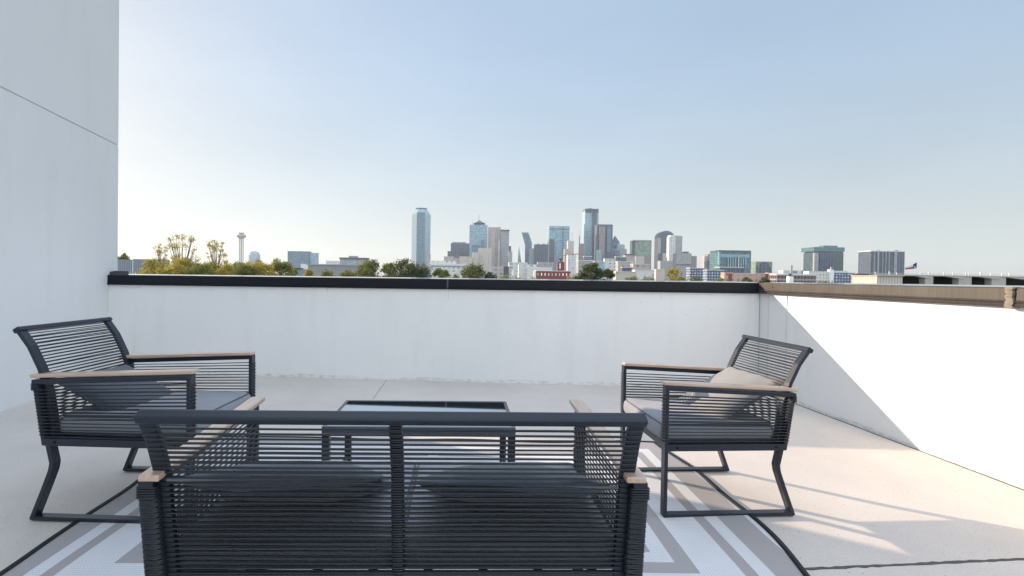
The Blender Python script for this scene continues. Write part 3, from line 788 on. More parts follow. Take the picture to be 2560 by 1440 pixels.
# --- glass tower with pyramid roof and mast
D = 3000
def pyr(o, org, D, x0, x1, y0, yt, mat, name, dep):
    p, q = px2(D, x0, y0), px2(D, x1, y0); t = px2(D, (x0 + x1) / 2, yt); mb = MB(); yc = dep / 2
    mb.add([(p.x - org.x, 0, p.z - GZ), (q.x - org.x, 0, p.z - GZ), (q.x - org.x, dep, p.z - GZ), (p.x - org.x, dep, p.z - GZ), (t.x - org.x, yc, t.z - GZ)],
           [(0, 1, 4), (1, 2, 4), (2, 3, 4), (3, 0, 4), (3, 2, 1, 0)]); return mb.build(name, F[mat], o)
o = building('skyscraper', 'glass tower with stepped pyramid roof and central mast', D, [
    ('tower_body', 'paleglass', 1174, 1219, 562, None, .8, 0), ('glass_strip', 'blueglass', 1203, 1211, 600, 690, .1, -4), ('roof_step', 'slate', 1184, 1212, 557, 562.2, 1.0, 8), ('mast', 'steel', 1196.3, 1198.3, 537, 552, 1, 20),
    ('side_mast', 'steel', 1181, 1182.5, 552, 562.2, 1, 12), ('side_mast', 'steel', 1212.5, 1214, 553, 562.2, 1, 12)])
pyr(o, o.location, D, 1188, 1210, 557, 549, 'slate', 'pyramid_roof', 55)
B = building
B('office_slab', 'blue glass slab building beyond the yellow trees', 2300, [('tower_body', 'blueglass', 719, 772, 628, None, .4, 0), ('lower_wing', 'paleglass', 772.3, 792, 632, None, .8, 6), ('podium', 'pale', 752, 800, 660, None, .8, -30)])
B('low_building', 'small pale building left of the corniced hall', 1900, [('wall', 'whitestone', 815, 850, 652, None, .8, 0)])
B('low_building', 'pale hall with dark cornice and small roof lantern', 1700, [('wall', 'greystone', 850, 915, 648, None, .5, 0), ('cornice', 'dark', 848, 917, 644, 648.2, .52, -2), ('lantern', 'midgrey', 872, 892, 640, 644.2, .7, 15), ('window_band', 'paleglass', 868, 892, 652, 663, .05, -3)])
B('long_shed', 'long low grey roofed shed behind the yellow trees', 900, [('wall', 'midgrey', 770, 900, 663, None, .3, 0), ('roof', 'greystone', 765, 905, 660.5, 663.2, .32, -2)])
B('office_block', 'grey stepped office block left of the pyramid roofed tower', 2600, [('wall', 'slate', 1127, 1173.6, 608, None, .7, 0), ('step', 'slate', 1119, 1150, 628, None, .5, -20), ('roof_plant', 'greystone', 1131, 1165, 605, 608.2, .4, 10)])
B('office_block', 'dark blue block in front of the pyramid roofed tower', 2500, [('wall', 'blueglass', 1179, 1202, 612, None, .7, 0), ('step', 'blueglass', 1202.3, 1212, 622, None, .7, 5)])
B('stepped_building', 'beige stepped stone building under the pyramid roofed tower', 2200, [('wall', 'beige', 1196, 1229, 620, None, .6, 0), ('step', 'beige', 1180, 1196, 631, None, .8, -10), ('step', 'beige', 1164, 1180, 642, None, .8, -20)])
B('stone_tower', 'pinkish ribbed stone tower right of the pyramid roof', 2700, [('wall', 'pinkstone', 1220, 1243, 568, None, 1, 0), ('core', 'beige', 1243.3, 1252, 567, None, 1.5, 4), ('wing', 'greystone', 1252.3, 1273, 577, None, 1, 0), ('roof_band', 'dark', 1252, 1274, 574, 577.2, 1, -2), ('front_rib', 'pinkstone', 1229, 1237, 572, None, .6, -14), ('front_rib', 'beige', 1246, 1250, 600, 690, .6, -14)])
B('office_block', 'small grey block right of the pinkish stone tower', 2500, [('wall', 'greystone', 1270, 1281, 628, None, 1, 0), ('step', 'slate', 1272, 1278, 615, None, 1, 9)])
# prismatic glass tower (two leaning faces) and its low pointed wing
D = 2800
o = empty('prism_tower', (px2(D, 1315, 690).x, D, GZ)); ox = o.location.x
a = MB(); pts = [(1312, 690), (1328, 690), (1328, 606), (1320, 581), (1304, 581), (1312.5, 612)]
P3 = [px2(D, x, y) for x, y in pts]; P3[0].z = P3[1].z = GZ; k = 6
a.add([(q.x - ox, 0, q.z - GZ) for q in P3] + [(q.x - ox + 10, 45, q.z - GZ) for q in P3], [tuple(range(k))[::-1], tuple(range(k, 2 * k))] + [(i, (i + 1) % k, k + (i + 1) % k, k + i) for i in range(k)])
a.build('tower_body', F['blueglass'], o)
a = MB(); P3 = [px2(D, x, y) for x, y in ((1290, 690), (1309, 690), (1296, 615))]; P3[0].z = P3[1].z = GZ
a.add([(q.x - ox, -30, q.z - GZ) for q in P3] + [(q.x - ox, 20, q.z - GZ) for q in P3], [(0, 1, 2), (5, 4, 3), (0, 3, 4, 1), (1, 4, 5, 2), (2, 5, 3, 0)])
a.build('pointed_wing', F['paleglass'], o)
tag(o, 'faceted blue prism tower with slanting sides and a pointed low wing', 'skyscraper')
B('office_block', 'grey block between the prism tower and the flat green tower', 2500, [('wall', 'slate', 1337, 1371, 611, None, .6, 0), ('step', 'greystone', 1324, 1336.7, 621, None, .8, 8), ('roof_plant', 'midgrey', 1343, 1349, 609, 611.2, 1, 5), ('roof_plant', 'midgrey', 1357, 1362, 609, 611.2, 1, 5)])
B('skyscraper', 'flat topped pale green glass tower left of centre', 2800, [('tower_body', 'paleglass', 1373, 1424, 572, None, .6, 0), ('roof_band', 'silver', 1373, 1424, 565, 571.5, .6, 0), ('band', 'dark', 1373.5, 1423.5, 571.4, 573, .58, -.5), ('dark_corner', 'slate', 1374, 1386, 598, 690, .1, -4), ('edge_strip', 'blueglass', 1407, 1409, 566, 690, .3, -2)])
B('spired_building', 'beige building with a thin spire right of the green tower', 2600, [('wall', 'beige', 1420, 1435, 602, None, 1, 0), ('step', 'beige', 1411, 1420, 622, None, 1, -5), ('spire', 'steel', 1429.5, 1431, 582, 602.2, 1, 10)])
o = B('spired_building', 'brownish building with green needle spire beside the tallest tower', 2650, [('wall', 'brownstone', 1450, 1460, 609, None, 1.2, 0), ('spire', 'midgrey', 1447.5, 1450, 590, None, 1, 0), ('needle', 'steel', 1448.2, 1449.2, 578, 590.2, 1, 1)])
B('skyscraper', 'tallest dark topped glass tower in the centre of the skyline', 2900, [('tower_body', 'silver', 1463, 1497, 527, None, 1, 0), ('crown', 'dark', 1463.5, 1496.5, 522, 531, 1, -1.5), ('dark_face', 'slate', 1482, 1492, 531.2, 690, .3, -4), ('shoulder', 'silver', 1460, 1466, 560, None, 3, -3), ('roof_plant', 'midgrey', 1470, 1480, 520.5, 522.2, .8, 8)])
B('skyscraper', 'dark slate slab tower joined right of the tallest tower', 2750, [('tower_body', 'slate', 1493, 1532, 561, None, .7, 0), ('dark_face', 'brownstone', 1499, 1513, 567, None, .3, -4), ('glass_strip', 'blueglass', 1518, 1528, 567, 630, .3, -3), ('low_wing', 'silver', 1493, 1504, 625, None, .8, -20)])
o = B('pointed_tower', 'blue tower with pointed pyramid top', 2850, [('tower_body', 'blueglass', 1531, 1549, 606, None, 1, 0), ('base', 'greystone', 1531, 1567, 622, None, .7, -20), ('step', 'silver', 1544, 1562, 611, None, .8, -12), ('glass_face', 'blueglass', 1536, 1549, 624, 645, .1, -24)])
pyr(o, o.location, 2850, 1530.5, 1549.5, 606, 588, 'slate', 'pyramid_roof', 42)
B('office_block', 'green glass cube tower with dark left corner', 2300, [('tower_body', 'greenglass', 1588, 1629, 601, None, .7, 0), ('dark_corner', 'tealdark', 1580, 1588, 601.5, None, 2, 1), ('roof_band', 'greystone', 1581, 1628, 600, 603, .6, -1), ('low_face', 'brownstone', 1611, 1627, 641, None, .3, -6), ('low_face', 'beige', 1589, 1611, 641, None, .3, -6)])
B('office_block', 'pinkish block left of the green cube tower', 2150, [('wall', 'pinkstone', 1563, 1588, 637, None, .8, 0), ('cornice', 'dark', 1562, 1589, 635, 637.2, .8, -2)])
# barrel-vaulted tower with an opening
D = 2700; p0 = px2(D, 1646, 577); p1 = px2(D, 1687, 577); r = (p1.x - p0.x) / 2; zs = px2(D, 1666, 594).z - GZ; zt = px2(D, 1666, 577).z - GZ
o = empty('arched_tower', ((p0.x + p1.x) / 2, D, GZ)); m = MB()
m.box(-r, r, 0, 55, 0, zs - 60); m.box(-r, -r * .12, 0, 55, zs - 60, zs); m.box(r * .28, r, 0, 55, zs - 60, zs)
m.box(-r * .12, r * .28, 0, 55, zs - 60, zs - 45)
m.build('tower_body', F['slate'], o)
m = MB(); arc = [(r * math.cos(math.pi * i / 14), zs + (zt - zs) * math.sin(math.pi * i / 14)) for i in range(15)]
k = len(arc); m.add([(x, 0, z) for x, z in arc] + [(x, 55, z) for x, z in arc], [tuple(range(k))[::-1], tuple(range(k, 2 * k))] + [(i, i + 1, k + i + 1, k + i) for i in range(k - 1)] + [(k - 1, 0, k, 2 * k - 1)])
m.build('barrel_roof', F['slate'], o)
m = MB(); m.box(-r - 2, -r * .72, -5, 50, 0, zs - 2); m.build('stone_rib', F['pinkstone'], o)
m = MB(); m.box(-r * .5, r * .1, -12, 0, 0, zs - 85); m.build('stone_front', F['beige'], o)
tag(o, 'grey tower with rounded barrel vault top and an opening', 'skyscraper')
B('stone_tower', 'cream stone tower in front of the barrel vaulted tower', 2450, [('wall', 'whitestone', 1673, 1689, 592, None, 1, 0), ('glass_wing', 'greystone', 1689.3, 1706, 590, None, 1, 2), ('roof_plant', 'pale', 1676, 1700, 588, 592.2, .8, 6)])
B('office_block', 'square grey beige office block right of the cream tower', 2250, [('wall', 'greystone', 1691, 1729, 633, None, .7, 0), ('roof_plant', 'dark', 1707, 1722, 629, 633.2, .8, 8), ('side_wing', 'brownstone', 1729.3, 1742, 640, None, 1.2, 4), ('band', 'dark', 1691.5, 1728.5, 661, 663, .4, -.6)])
B('stepped_building', 'grey base block under the barrel vaulted tower', 2000, [('wall', 'slate', 1645, 1655, 634, None, 1, 0), ('wall', 'greystone', 1651, 1682, 652, None, .6, -15)])
B('office_block', 'brown block left of the teal glass cube', 1800, [('wall', 'brownstone', 1770, 1793, 635, None, .8, 0), ('side', 'pinkstone', 1761, 1769.7, 640, None, 1.5, 2), ('glass_face', 'slate', 1767, 1784, 652, 690, .2, -5)])
B('glass_cube', 'wide teal glass cube building with pale inner columns', 1500, [('wall', 'tealglass', 1797, 1878, 630, None, .6, 0), ('roof_band', 'tealdark', 1797.5, 1877.5, 626, 631, .58, -.5), ('upper_glass', 'paleglass', 1802, 1874, 636, 644, .02, -2)] +
  [('column', 'silver', x, x + 2.2, 645, 670, .6, -3) for x in (1820, 1826, 1832, 1838, 1852, 1858, 1864)] + [('corner_pier', 'paleglass', 1797, 1801, 630, None, 1, -2), ('mast', 'pale', 1846.5, 1848.2, 640, 690, 1, -3)])
# arched front building
D = 1600
o = B('arched_building', 'small green grey building with tall dark arch', D, [('wall', 'greenglass', 1890, 1931, 654, None, .7, 0), ('side_recess', 'slate', 1893, 1896, 665, None, .5, -2), ('side_recess', 'slate', 1925, 1928, 665, None, .5, -2)])
arcp = [(1899, None)] + [(1910.5 - 11 * math.cos(math.pi * i / 10), 664 - 9 * math.sin(math.pi * i / 10)) for i in range(11)] + [(1922, None)]
P3 = []
for x, y in arcp: q = px2(D, x, y or 690); P3.append((q.x - o.location.x, (GZ if y is None else q.z) - GZ))
m = MB(); k = len(P3); m.add([(x, -4, z) for x, z in P3] + [(x, -.5, z) for x, z in P3], [tuple(range(k)), tuple(range(k, 2 * k))[::-1]] + [(i, k + i, k + (i + 1) % k, (i + 1) % k) for i in range(k)]); m.build('arch', F['slate'], o)
B('office_tower', 'dark teal glass tower with overhanging top storeys', 1900, [('wall', 'tealdark', 2037, 2109, 632, None, .6, 0), ('upper_storeys', 'tealglass', 2035, 2112, 618, 628.8, .64, -2), ('neck', 'slate', 2038, 2108, 628.7, 632.2, .58, 1), ('roof_plant', 'tealglass', 2060, 2094, 614, 618.2, .6, 20), ('left_face', 'greystone', 2036, 2047, 632.3, None, .5, -3), ('centre_face', 'slate', 2050, 2089, 632, None, .1, -2)])
B('office_tower', 'dark ribbed office tower left of the flag', 1700, [('wall', 'slate', 2178, 2262, 629, None, .5, 0), ('parapet', 'pale', 2177.5, 2262.5, 627, 629.2, .5, -1)] +
  [('rib', 'greystone', x, x + w_, 628.5, None, 2, -2) for x, w_ in ((2186, 2), (2195, 3), (2207, 1.6), (2215, 1.6), (2223, 1.6), (2237, 6))] + [('roof_plant', 'midgrey', 2194, 2199, 625, 627.2, 1, 8), ('roof_plant', 'midgrey', 2238, 2246, 625, 627.2, 1, 8)])
B('stone_tower', 'narrow greenish tower left of the dark ribbed office tower', 2100, [('wall', 'greenglass', 2167, 2175, 648, None, 1.5, 0), ('step', 'greystone', 2161, 2167, 669, None, 1.5, 2), ('side', 'pinkstone', 2174, 2179, 640, None, 2, -30)])

# --- middle distance, low
B('long_hall', 'long low white roofed hall behind the round trees', 1300, [('wall', 'whitestone', 1075, 1140, 652, None, .5, 0), ('roof', 'pale', 1072, 1165, 659, 664, .4, -12), ('window_band', 'midgrey', 1078, 1164, 664.2, 668, .3, -13), ('lower_wall', 'whitestone', 1073, 1164, 668, None, .3, -14)])
B('low_building', 'small pinkish block right of the octagonal tower', 1900, [('wall', 'pinkstone', 1110, 1135, 641, None, .8, 0), ('step', 'pinkstone', 1068, 1076, 634, None, .8, 8)])
B('low_building', 'peach coloured block in front of the grey stepped block', 1700, [('wall', 'beige', 1148, 1172, 641, None, .7, 0), ('wall', 'pinkstone', 1135, 1147.7, 645, None, .8, 4)])
B('low_building', 'pinkish building with dark window slots below the stone tower', 1100, [('wall', 'pinkstone', 1228, 1259, 664, None, .6, 0), ('window_band', 'dark', 1259.3, 1272, 666, None, .8, 1), ('wall', 'whitestone', 1272.3, 1320, 656, None, .5, 6)])
B('low_building', 'pale long building left of the red brick warehouse', 900, [('wall', 'whitestone', 1297, 1345, 661, None, .5, 0), ('roof', 'pale', 1318, 1380, 668, None, .5, -8), ('pylon', 'white', 1280, 1283.5, 676, 695, 1, -25)])
B('low_building', 'grey white block under the flat green tower', 1500, [('wall', 'whitestone', 1420, 1440, 636, None, .9, 0), ('step', 'greystone', 1345, 1385, 655, None, .5, -4)])
B('brick_warehouse', 'long red brick warehouse with small pale windows', 480, [('wall', 'brick', 1341, 1427, 678, None, .5, 0), ('parapet', 'pale', 1340, 1428, 676.6, 678.1, .5, -.5), ('end_pier', 'white', 1334, 1340, 678, None, 1, 0)])
B('brick_tower', 'red brick tower with white panel above the warehouse', 620, [('wall', 'brickplain', 1394, 1411, 655, None, 1, 0), ('sign_panel', 'white', 1398.5, 1402, 658, 672, .3, -2), ('roof_tank', 'dark', 1397.5, 1406, 646, 650, .8, 5), ('tank_stand', 'brickplain', 1400, 1403, 650, 655.2, .8, 6)])
# tower crane
D = 1400; cp = px2(D, 1413, 640); o = empty('tower_crane', (cp.x, D, GZ)); m = MB(); m.tube([(0, 0, 0), (0, 0, cp.z - GZ + 6)], 1.1, 4); m.build('mast', F['redsteel'], o)
e0 = px2(D, 1376, 641); e1 = px2(D, 1462, 634); m = MB(); m.tube([(e0.x - cp.x, 0, e0.z - GZ), (e1.x - cp.x, 0, e1.z - GZ)], .9, 4); m.tube([(0, 0, cp.z - GZ + 6), (e1.x - cp.x, 0, e1.z - GZ + .5)], .35, 4); m.build('jib', F['redsteel'], o)
tag(o, 'thin red construction crane in front of the central towers', 'crane')
for i, (x0, x1, yt, mt, D, lb) in enumerate([
    (1446, 1486, 652, 'greystone', 1300, 'low grey building under the tallest tower'), (1486, 1512, 655, 'silver', 1200, 'pale glass fronted low block below the slate tower'),
    (1512, 1540, 648, 'whitestone', 1250, 'white low block right of the big round tree'), (1540, 1566, 643, 'tealglass', 1500, 'low teal glass block under the pointed tower'),
    (1545, 1588, 655, 'pinkstone', 1000, 'pinkish low block with window bands'), (1583, 1625, 661, 'pinkstone', 950, 'pinkish low block under the green cube tower'),
    (1556, 1582, 669, 'slate', 700, 'dark windowed low block near the small shrubs'), (1540, 1590, 680, 'beige', 420, 'tan flat building right of the big round tree'),
    (1588, 1640, 676, 'whitestone', 600, 'white roofed low building below the green cube tower'), (1640, 1662, 674, 'beige', 520, 'beige low building left of the palm shrubs'),
    (1725, 1768, 671, 'apt', 640, 'navy blue apartment block right of the palm shrubs'), (1768, 1812, 676, 'apt', 600, 'navy blue apartment block under the teal cube'),
    (1800, 1860, 669, 'slate', 1100, 'dark podium under the teal cube'), (1460, 1480, 642, 'blueglass', 1900, 'small blue domed looking block at the tallest tower foot')]):
    p0 = at(x0, yt, D); dz = 1.5 * D / FPX
    B('low_building', lb, D, [('wall', mt, x0, x1, yt, None, .5, 0), ('parapet', 'pale', x0 - .4, x1 + .4, yt - 1.4, yt + .1, .5, -1)])
B('low_building', 'pink brick low building with a dark red doorway recess', 420, [('wall', 'pinkbrick', 1811, 1833, 681, None, .8, 0), ('doorway', 'brickplain', 1822, 1830, 684, None, .1, -1), ('wall', 'pinkbrick', 1833.2, 1914, 684.5, None, .4, 1), ('parapet', 'pale', 1833, 1914, 683.4, 684.6, .4, .5), ('doorway', 'brickplain', 1914.2, 1921, 684, None, .5, 0), ('wall', 'pinkbrick', 1921.2, 1941, 682, None, .8, -1)])
B('low_building', 'low building with a long band of dark windows', 400, [('wall', 'ofc', 1942, 2040, 688, None, .3, 0), ('roof', 'pale', 1941, 2041, 684.5, 688.1, .3, -1)])
B('low_building', 'cream block behind the dark windowed building', 700, [('wall', 'whitestone', 1958, 2010, 676, None, .4, 0), ('vent', 'midgrey', 2008, 2012, 674, 690, 1, -3), ('vent', 'midgrey', 2018, 2022, 678, 690, 1, -3)])
B('apartment_building', 'cream and navy apartment block below the dark teal tower', 560, [('wall', 'whiteapt', 2022, 2076, 678, None, .4, 0), ('tower_panel', 'white', 2075, 2085, 674, None, 1, -3), ('wall', 'apt', 2085.3, 2138, 682, None, .4, 0), ('roof_plant', 'midgrey', 2078, 2082, 667, 674.2, 1, 1), ('parapet', 'pale', 2085, 2120, 677, 682.2, .4, 1)])
B('low_building', 'small pink building between the apartments and the garage', 380, [('wall', 'pinkbrick', 2144, 2173, 687, None, .7, 0), ('roof', 'dark', 2140, 2173, 684, 687.1, .7, -1)])
D = 230; o = B('chimney_post', 'slim dark and white post above the low dark windowed building', D, [('post', 'midgrey', 1978.5, 1981.5, 663, None, 1, 0), ('base_box', 'white', 1973, 1984, 691, None, 1, -1), ('bracket', 'dark', 1973, 1978, 684, 690, 1, 1)], cat='post')
B('metal_shed', 'blue grey corrugated shed at the left end of the cap', 110, [('wall', 'corr', 262, 331, 648.5, None, .6, 0), ('wall', 'corr', 333, 400, 648, None, .6, .5), ('corner_trim', 'white', 331.2, 332.8, 647, None, 1, -.5)])
B('low_building', 'dark low roof between the blue slab and the yellow trees', 260, [('wall', 'midgrey', 733, 760, 673, None, .6, 0), ('roof', 'dark', 730, 753, 670, 673.2, .7, -1)])

# --- parking garage on the right: decks, openings, rail, lamp posts
D = 62
g = empty('parking_garage', (at(2300, 690, D).x, D, GZ)); ox = g.location.x
def gx(px): return at(px, 700, D).x - ox
def gz(px, py): return at(px, py, D).z - GZ
za = gz(2300, 690); 
m = MB(); m.box(gx(2193), gx(2256), 0, 4, 0, gz(2225, 690.5)); m.build('ribbed_panel', F['panel'], g)
def gslab(x0, x1, y0, y1, z0, z1):
    k = at(x0, 700, D).x / D; k2 = k * 1.02
    m_ = MB(); m_.prism([(gx(x0), y0), (gx(x1), y0), (gx(x1), y1), (gx(x0) + k2 * y1, y1)], z0, z1); return m_
m = gslab(2192, 2900, .6, 30, gz(2300, 689.5), gz(2300, 687)); m.box(gx(2190), gx(2258), -.2, 4.2, gz(2225, 690.3), gz(2225, 688.5)); m.build('deck', F['conc'], g)
m = gslab(2257, 2900, 4.5, 5, 0, gz(2300, 690.5)); m.build('shade_backing', F['garagedark'], g)  # near-black wall stands in for the shade inside the openings
m = gslab(2257, 2900, 1.2, 29, gz(2300, 719), gz(2300, 716)); m.build('lower_deck', F['conc'], g)
for x0, x1 in ((2326, 2346), (2411, 2443), (2494, 2530)):
    m = MB(); m.box(gx(x0), gx(x1), .7, 1.6, 0, gz(2300, 689.6)); m.build('pier', F['conc'], g)
for x0, x1 in ((2300, 2340), (2376, 2425), (2460, 2516), (2530, 2590)):   # sloping ramp beams under the deck
    p0, p1 = gx(x0), gx(x1); zt = gz(2300, 689.6); h = gz(2300, 696) ; m = MB()
    m.add([(p0, .62, zt), (p1, .62, zt), (p1, .62, h), (p1 - .4, .62, h), (p0, 1.4, zt), (p1, 1.4, zt), (p1, 1.4, h), (p1 - .4, 1.4, h)], [(0, 3, 2, 1), (4, 5, 6, 7), (0, 4, 7, 3), (3, 7, 6, 2), (1, 2, 6, 5), (0, 1, 5, 4)]); m.build('beam', F['conc'], g)
for i, (px_, h) in enumerate(((2202, 6), (2237, 8), (2256, 5), (2317, 5), (2337, 8), (2376, 7), (2399, 8), (2431, 7), (2439, 5), (2468, 10), (2494, 7), (2523, 7), (2541, 8))):
    m = MB(); m.box(gx(px_) - .05, gx(px_) + .05, .8, .9, gz(2300, 687.1), gz(2300, 687 - h)); m.build('rail_post', F['steel'], g)
m = MB(); m.box(gx(2192), gx(2900), .84, .87, gz(2300, 684.2), gz(2300, 683.6)); m.box(gx(2192), gx(2900), .84, .87, gz(2300, 685.6), gz(2300, 685.2)); m.build('rail', F['steel'], g)
tag(g, 'low concrete parking garage with dark openings and roof rail behind the right cap', 'parking garage')

# --- flag on its pole
D = 300; fp = px2(D, 2292, 655); o = empty('flagpole', (fp.x, D, GZ)); m = MB(); m.tube([(0, 0, 0), (0, 0, fp.z - GZ + .4)], .09, 8, taper=.05); m.build('pole', F['steel'], o)
m = MB(); m.lathe([(0, fp.z - GZ + .7), (.14, fp.z - GZ + .58), (.14, fp.z - GZ + .5), (0, fp.z - GZ + .38)], 10); m.build('finial', F['steel'], o)
def flag_strip(u0, u1, v0f, v1f, dy=0):
    """u along the fly (0 hoist .. 1), v across (0 top .. 1 bottom)"""
    m = MB(); n = 14; vs = []; fs = []
    for i in range(n + 1):
        u = u0 + (u1 - u0) * i / n
        for v in (v0f, v1f):
            x = -6.6 * u; wv = .45 * math.sin(7 * u + 1.2) * u
            hgt = 3.4 * (1 - .62 * u)
            z = fp.z - GZ - .1 - 3.1 * u ** .8 - hgt * v
            for s_ in (0, .03): vs.append((x, wv + s_ + dy, z))
    for i in range(n):
        o_ = 4 * i
        fs += [(o_, o_ + 4, o_ + 6, o_ + 2), (o_ + 1, o_ + 3, o_ + 7, o_ + 5), (o_, o_ + 1, o_ + 5, o_ + 4), (o_ + 2, o_ + 6, o_ + 7, o_ + 3)]
    m.add(vs, fs); return m
fl = empty('flag', (fp.x, D, GZ))
flag_strip(0, .32, 0, 1).build('blue_band', plain('flag blue', (.01, .02, .12), .8, scale=1), fl)
flag_strip(.32, 1, 0, .5).build('white_band', plain('flag white', (.6, .6, .62), .8, scale=1), fl)
flag_strip(.32, 1, .5, 1).build('red_band', plain('flag red', (.35, .02, .03), .8, scale=1), fl)
m = MB(); sc_ = .62; cx_, cz_ = -1.05, fp.z - GZ - 3.0
vs = []
for s_ in (-.08, -.04):
    for q in range(10): rr = sc_ * (1 if q % 2 == 0 else .4); t = math.pi / 2 + q * math.pi / 5; vs.append((cx_ + rr * math.cos(t), s_ + .12, cz_ + rr * math.sin(t)))
m.add(vs, [tuple(range(10)), tuple(range(10, 20))[::-1]] + [(q, (q + 1) % 10, 10 + (q + 1) % 10, 10 + q) for q in range(10)]); m.build('star', F['white'], fl)
tag(fl, 'state flag in blue, white and red with a star, drooping from its pole', 'flag')
tag(o, 'thin flagpole right of the dark ribbed office tower', 'flagpole')

# ================================================================== TREES
L = dict(
    yellow=leafmat('yellow leaves', (.42, .33, .055), (.24, .23, .05), (.58, .46, .10)),
    olive=leafmat('olive leaves', (.24, .25, .06), (.12, .15, .035), (.40, .36, .10)),
    green=leafmat('green leaves', (.09, .12, .035), (.16, .17, .045), (.30, .28, .09)),
    dark=leafmat('dark leaves', (.040, .065, .030), (.08, .10, .035), (.24, .23, .08)),
)
bark = plain('bark', (.10, .08, .06), .9, var=.3, scale=3, bmp=.4)
rng = np.random.default_rng(11)
def tree(label, px, pytop, D, halfpx, mat, n=5000, leaf=None, sparse=0.0, group='trees beyond the parapet', lobes=9, name='tree', flat=.8):
    top = at(px, pytop, D); rad = halfpx * 1.16 * D / FPX; H = top.z - GZ
    leaf = leaf or D * .0016
    o = empty(name, (top.x, D, GZ))
    ch = min(H * .82, rad * 2 * flat + H * .30); n = int(n * 1.5); zc = H - ch / 2
    # lobes: clusters on an irregular ellipsoid
    cl = []
    for i in range(lobes * 3):
        t = rng.uniform(0, 2 * math.pi); e = rng.uniform(-.9, 1.0); rr = rng.uniform(.35, .88) * math.sqrt(max(.05, 1 - (max(0, e) * .95) ** 2))
        cl.append((math.cos(t) * rr * rad, math.sin(t) * rr * rad, zc + e * ch / 2 * .80, rng.uniform(.13, .30) * rad))
    cl.append((rng.uniform(-.2, .2) * rad, 0, H - .22 * rad, .2 * rad)); cl.append((0, 0, zc, .62 * rad)); cl.append((0, 0, H - .6 * rad, .45 * rad))
    if sparse:
        cl = [(c[0], c[1], c[2], c[3] * (.9 if c[2] < zc else .5)) for c in cl if c[2] < zc + .1 * ch or rng.random() < .45]
        for i in range(int(26 * sparse)):
            t = rng.uniform(0, 6.28); q = rng.uniform(0, .5); cl.append((math.cos(t) * rad * (.35 + q * .9), math.sin(t) * rad * .6, H - q * ch - .03 * rad, rng.uniform(.06, .14) * rad))
    cl = np.array(cl); wgt = cl[:, 3] ** 2; wgt /= wgt.sum()
    pick = rng.choice(len(cl), n, p=wgt)
    d = rng.normal(size=(n, 3)); d /= np.linalg.norm(d, axis=1)[:, None]
    rr = (rng.uniform(0.2, 1.0, n) ** .55) * rng.uniform(.7, 1.45, n)
    pos = cl[pick, :3] + d * (rr * cl[pick, 3] * (1.5 if sparse else 1.0))[:, None] * np.array([1, 1, .85])
    pos[:, 2] = np.minimum(pos[:, 2], H + .1 * rad)
    a_ = rng.normal(size=(n, 3)); a_ /= np.linalg.norm(a_, axis=1)[:, None]
    b_ = np.cross(a_, d + rng.normal(size=(n, 3)) * .6); b_ /= np.linalg.norm(b_, axis=1)[:, None] + 1e-9
    s_ = (leaf * rng.uniform(.6, 1.5, n))[:, None]
    v = np.stack([pos - a_ * s_, pos - b_ * s_ * .55, pos + a_ * s_, pos + b_ * s_ * .55], 1).reshape(-1, 3)
    me = bpy.data.meshes.new('crown'); me.from_pydata(v.tolist(), [], np.arange(4 * n).reshape(-1, 4).tolist()); me.materials.append(L[mat])
    c = bpy.data.objects.new('crown', me); C.objects.link(c); c.parent = o
    m = MB(); tr = max(.12, rad * .07)
    m.tube([(0, 0, 0), (tr * .5, 0, H * .3), (0, 0, zc)], tr, 8, taper=tr * .6)
    for q in cl[:lobes * 2] if not sparse else cl:
        m.tube([(0, 0, max(H * .25, zc - ch * .35)), (q[0] * .5, q[1] * .5, (zc + q[2]) / 2 - .03 * H), (q[0], q[1], q[2])], tr * .4, 5, taper=tr * .1)
    m.build('trunk', bark, o, True)
    return tag(o, label, 'tree', group)
T = tree
T('bare-topped yellow tree, tallest left of the ball tower', 455, 582, 95, 46, 'yellow', 3000, .11, 1.6, lobes=6, flat=1.3)
T('sparse yellow tree with a tall tuft right next to the ball tower', 540, 600, 100, 30, 'yellow', 2000, .11, 1.3, lobes=4, flat=1.2)
T('thin wispy yellow tree left of the bare-topped tree', 402, 612, 98, 26, 'yellow', 1300, .11, 1.0, lobes=3, flat=1.2)
T('low dense yellow tree at the left end of the cap', 392, 644, 85, 50, 'yellow', 8500, .13, lobes=12)
T('low yellow tree under the bare-topped tree', 470, 640, 88, 48, 'yellow', 9000, .13, lobes=12)
T('low yellow olive tree under the tall tuft', 532, 648, 92, 40, 'yellow', 7000, .13, lobes=12)
T('olive yellow tree just left of the ball tower', 586, 650, 105, 40, 'olive', 7500, .14, lobes=12)
T('yellow green tree below the domed building', 640, 645, 110, 46, 'yellow', 9000, .14, lobes=12)
T('low round yellow tree filling under the wispy yellow tree', 432, 652, 80, 44, 'yellow', 8000, .12, lobes=12)
T('low olive tree between the bare-topped tree and the tall tuft', 503, 654, 82, 44, 'olive', 8000, .12, lobes=12)
T('low yellow tree between the tall tuft and the ball tower', 562, 656, 84, 40, 'yellow', 7500, .12, lobes=12)
T('low olive tree under the ball tower', 612, 654, 90, 42, 'olive', 7500, .13, lobes=12)
T('low yellow tree between the domed building and the blue slab', 668, 656, 92, 42, 'yellow', 7500, .13, lobes=12)
T('olive tree left of the blue slab building', 696, 642, 115, 38, 'olive', 7500, .15, lobes=12)
T('small olive tree poking above the cap below the blue slab', 733, 668, 120, 22, 'olive', 2200, .18)
T('yellowish bush right of the blue slab building', 772, 671, 130, 22, 'yellow', 2200, .2)
T('olive bush below the long grey shed', 820, 671, 135, 28, 'olive', 2500, .2)
T('low olive tree in front of the long grey shed', 868, 672, 140, 30, 'olive', 3500, .18)
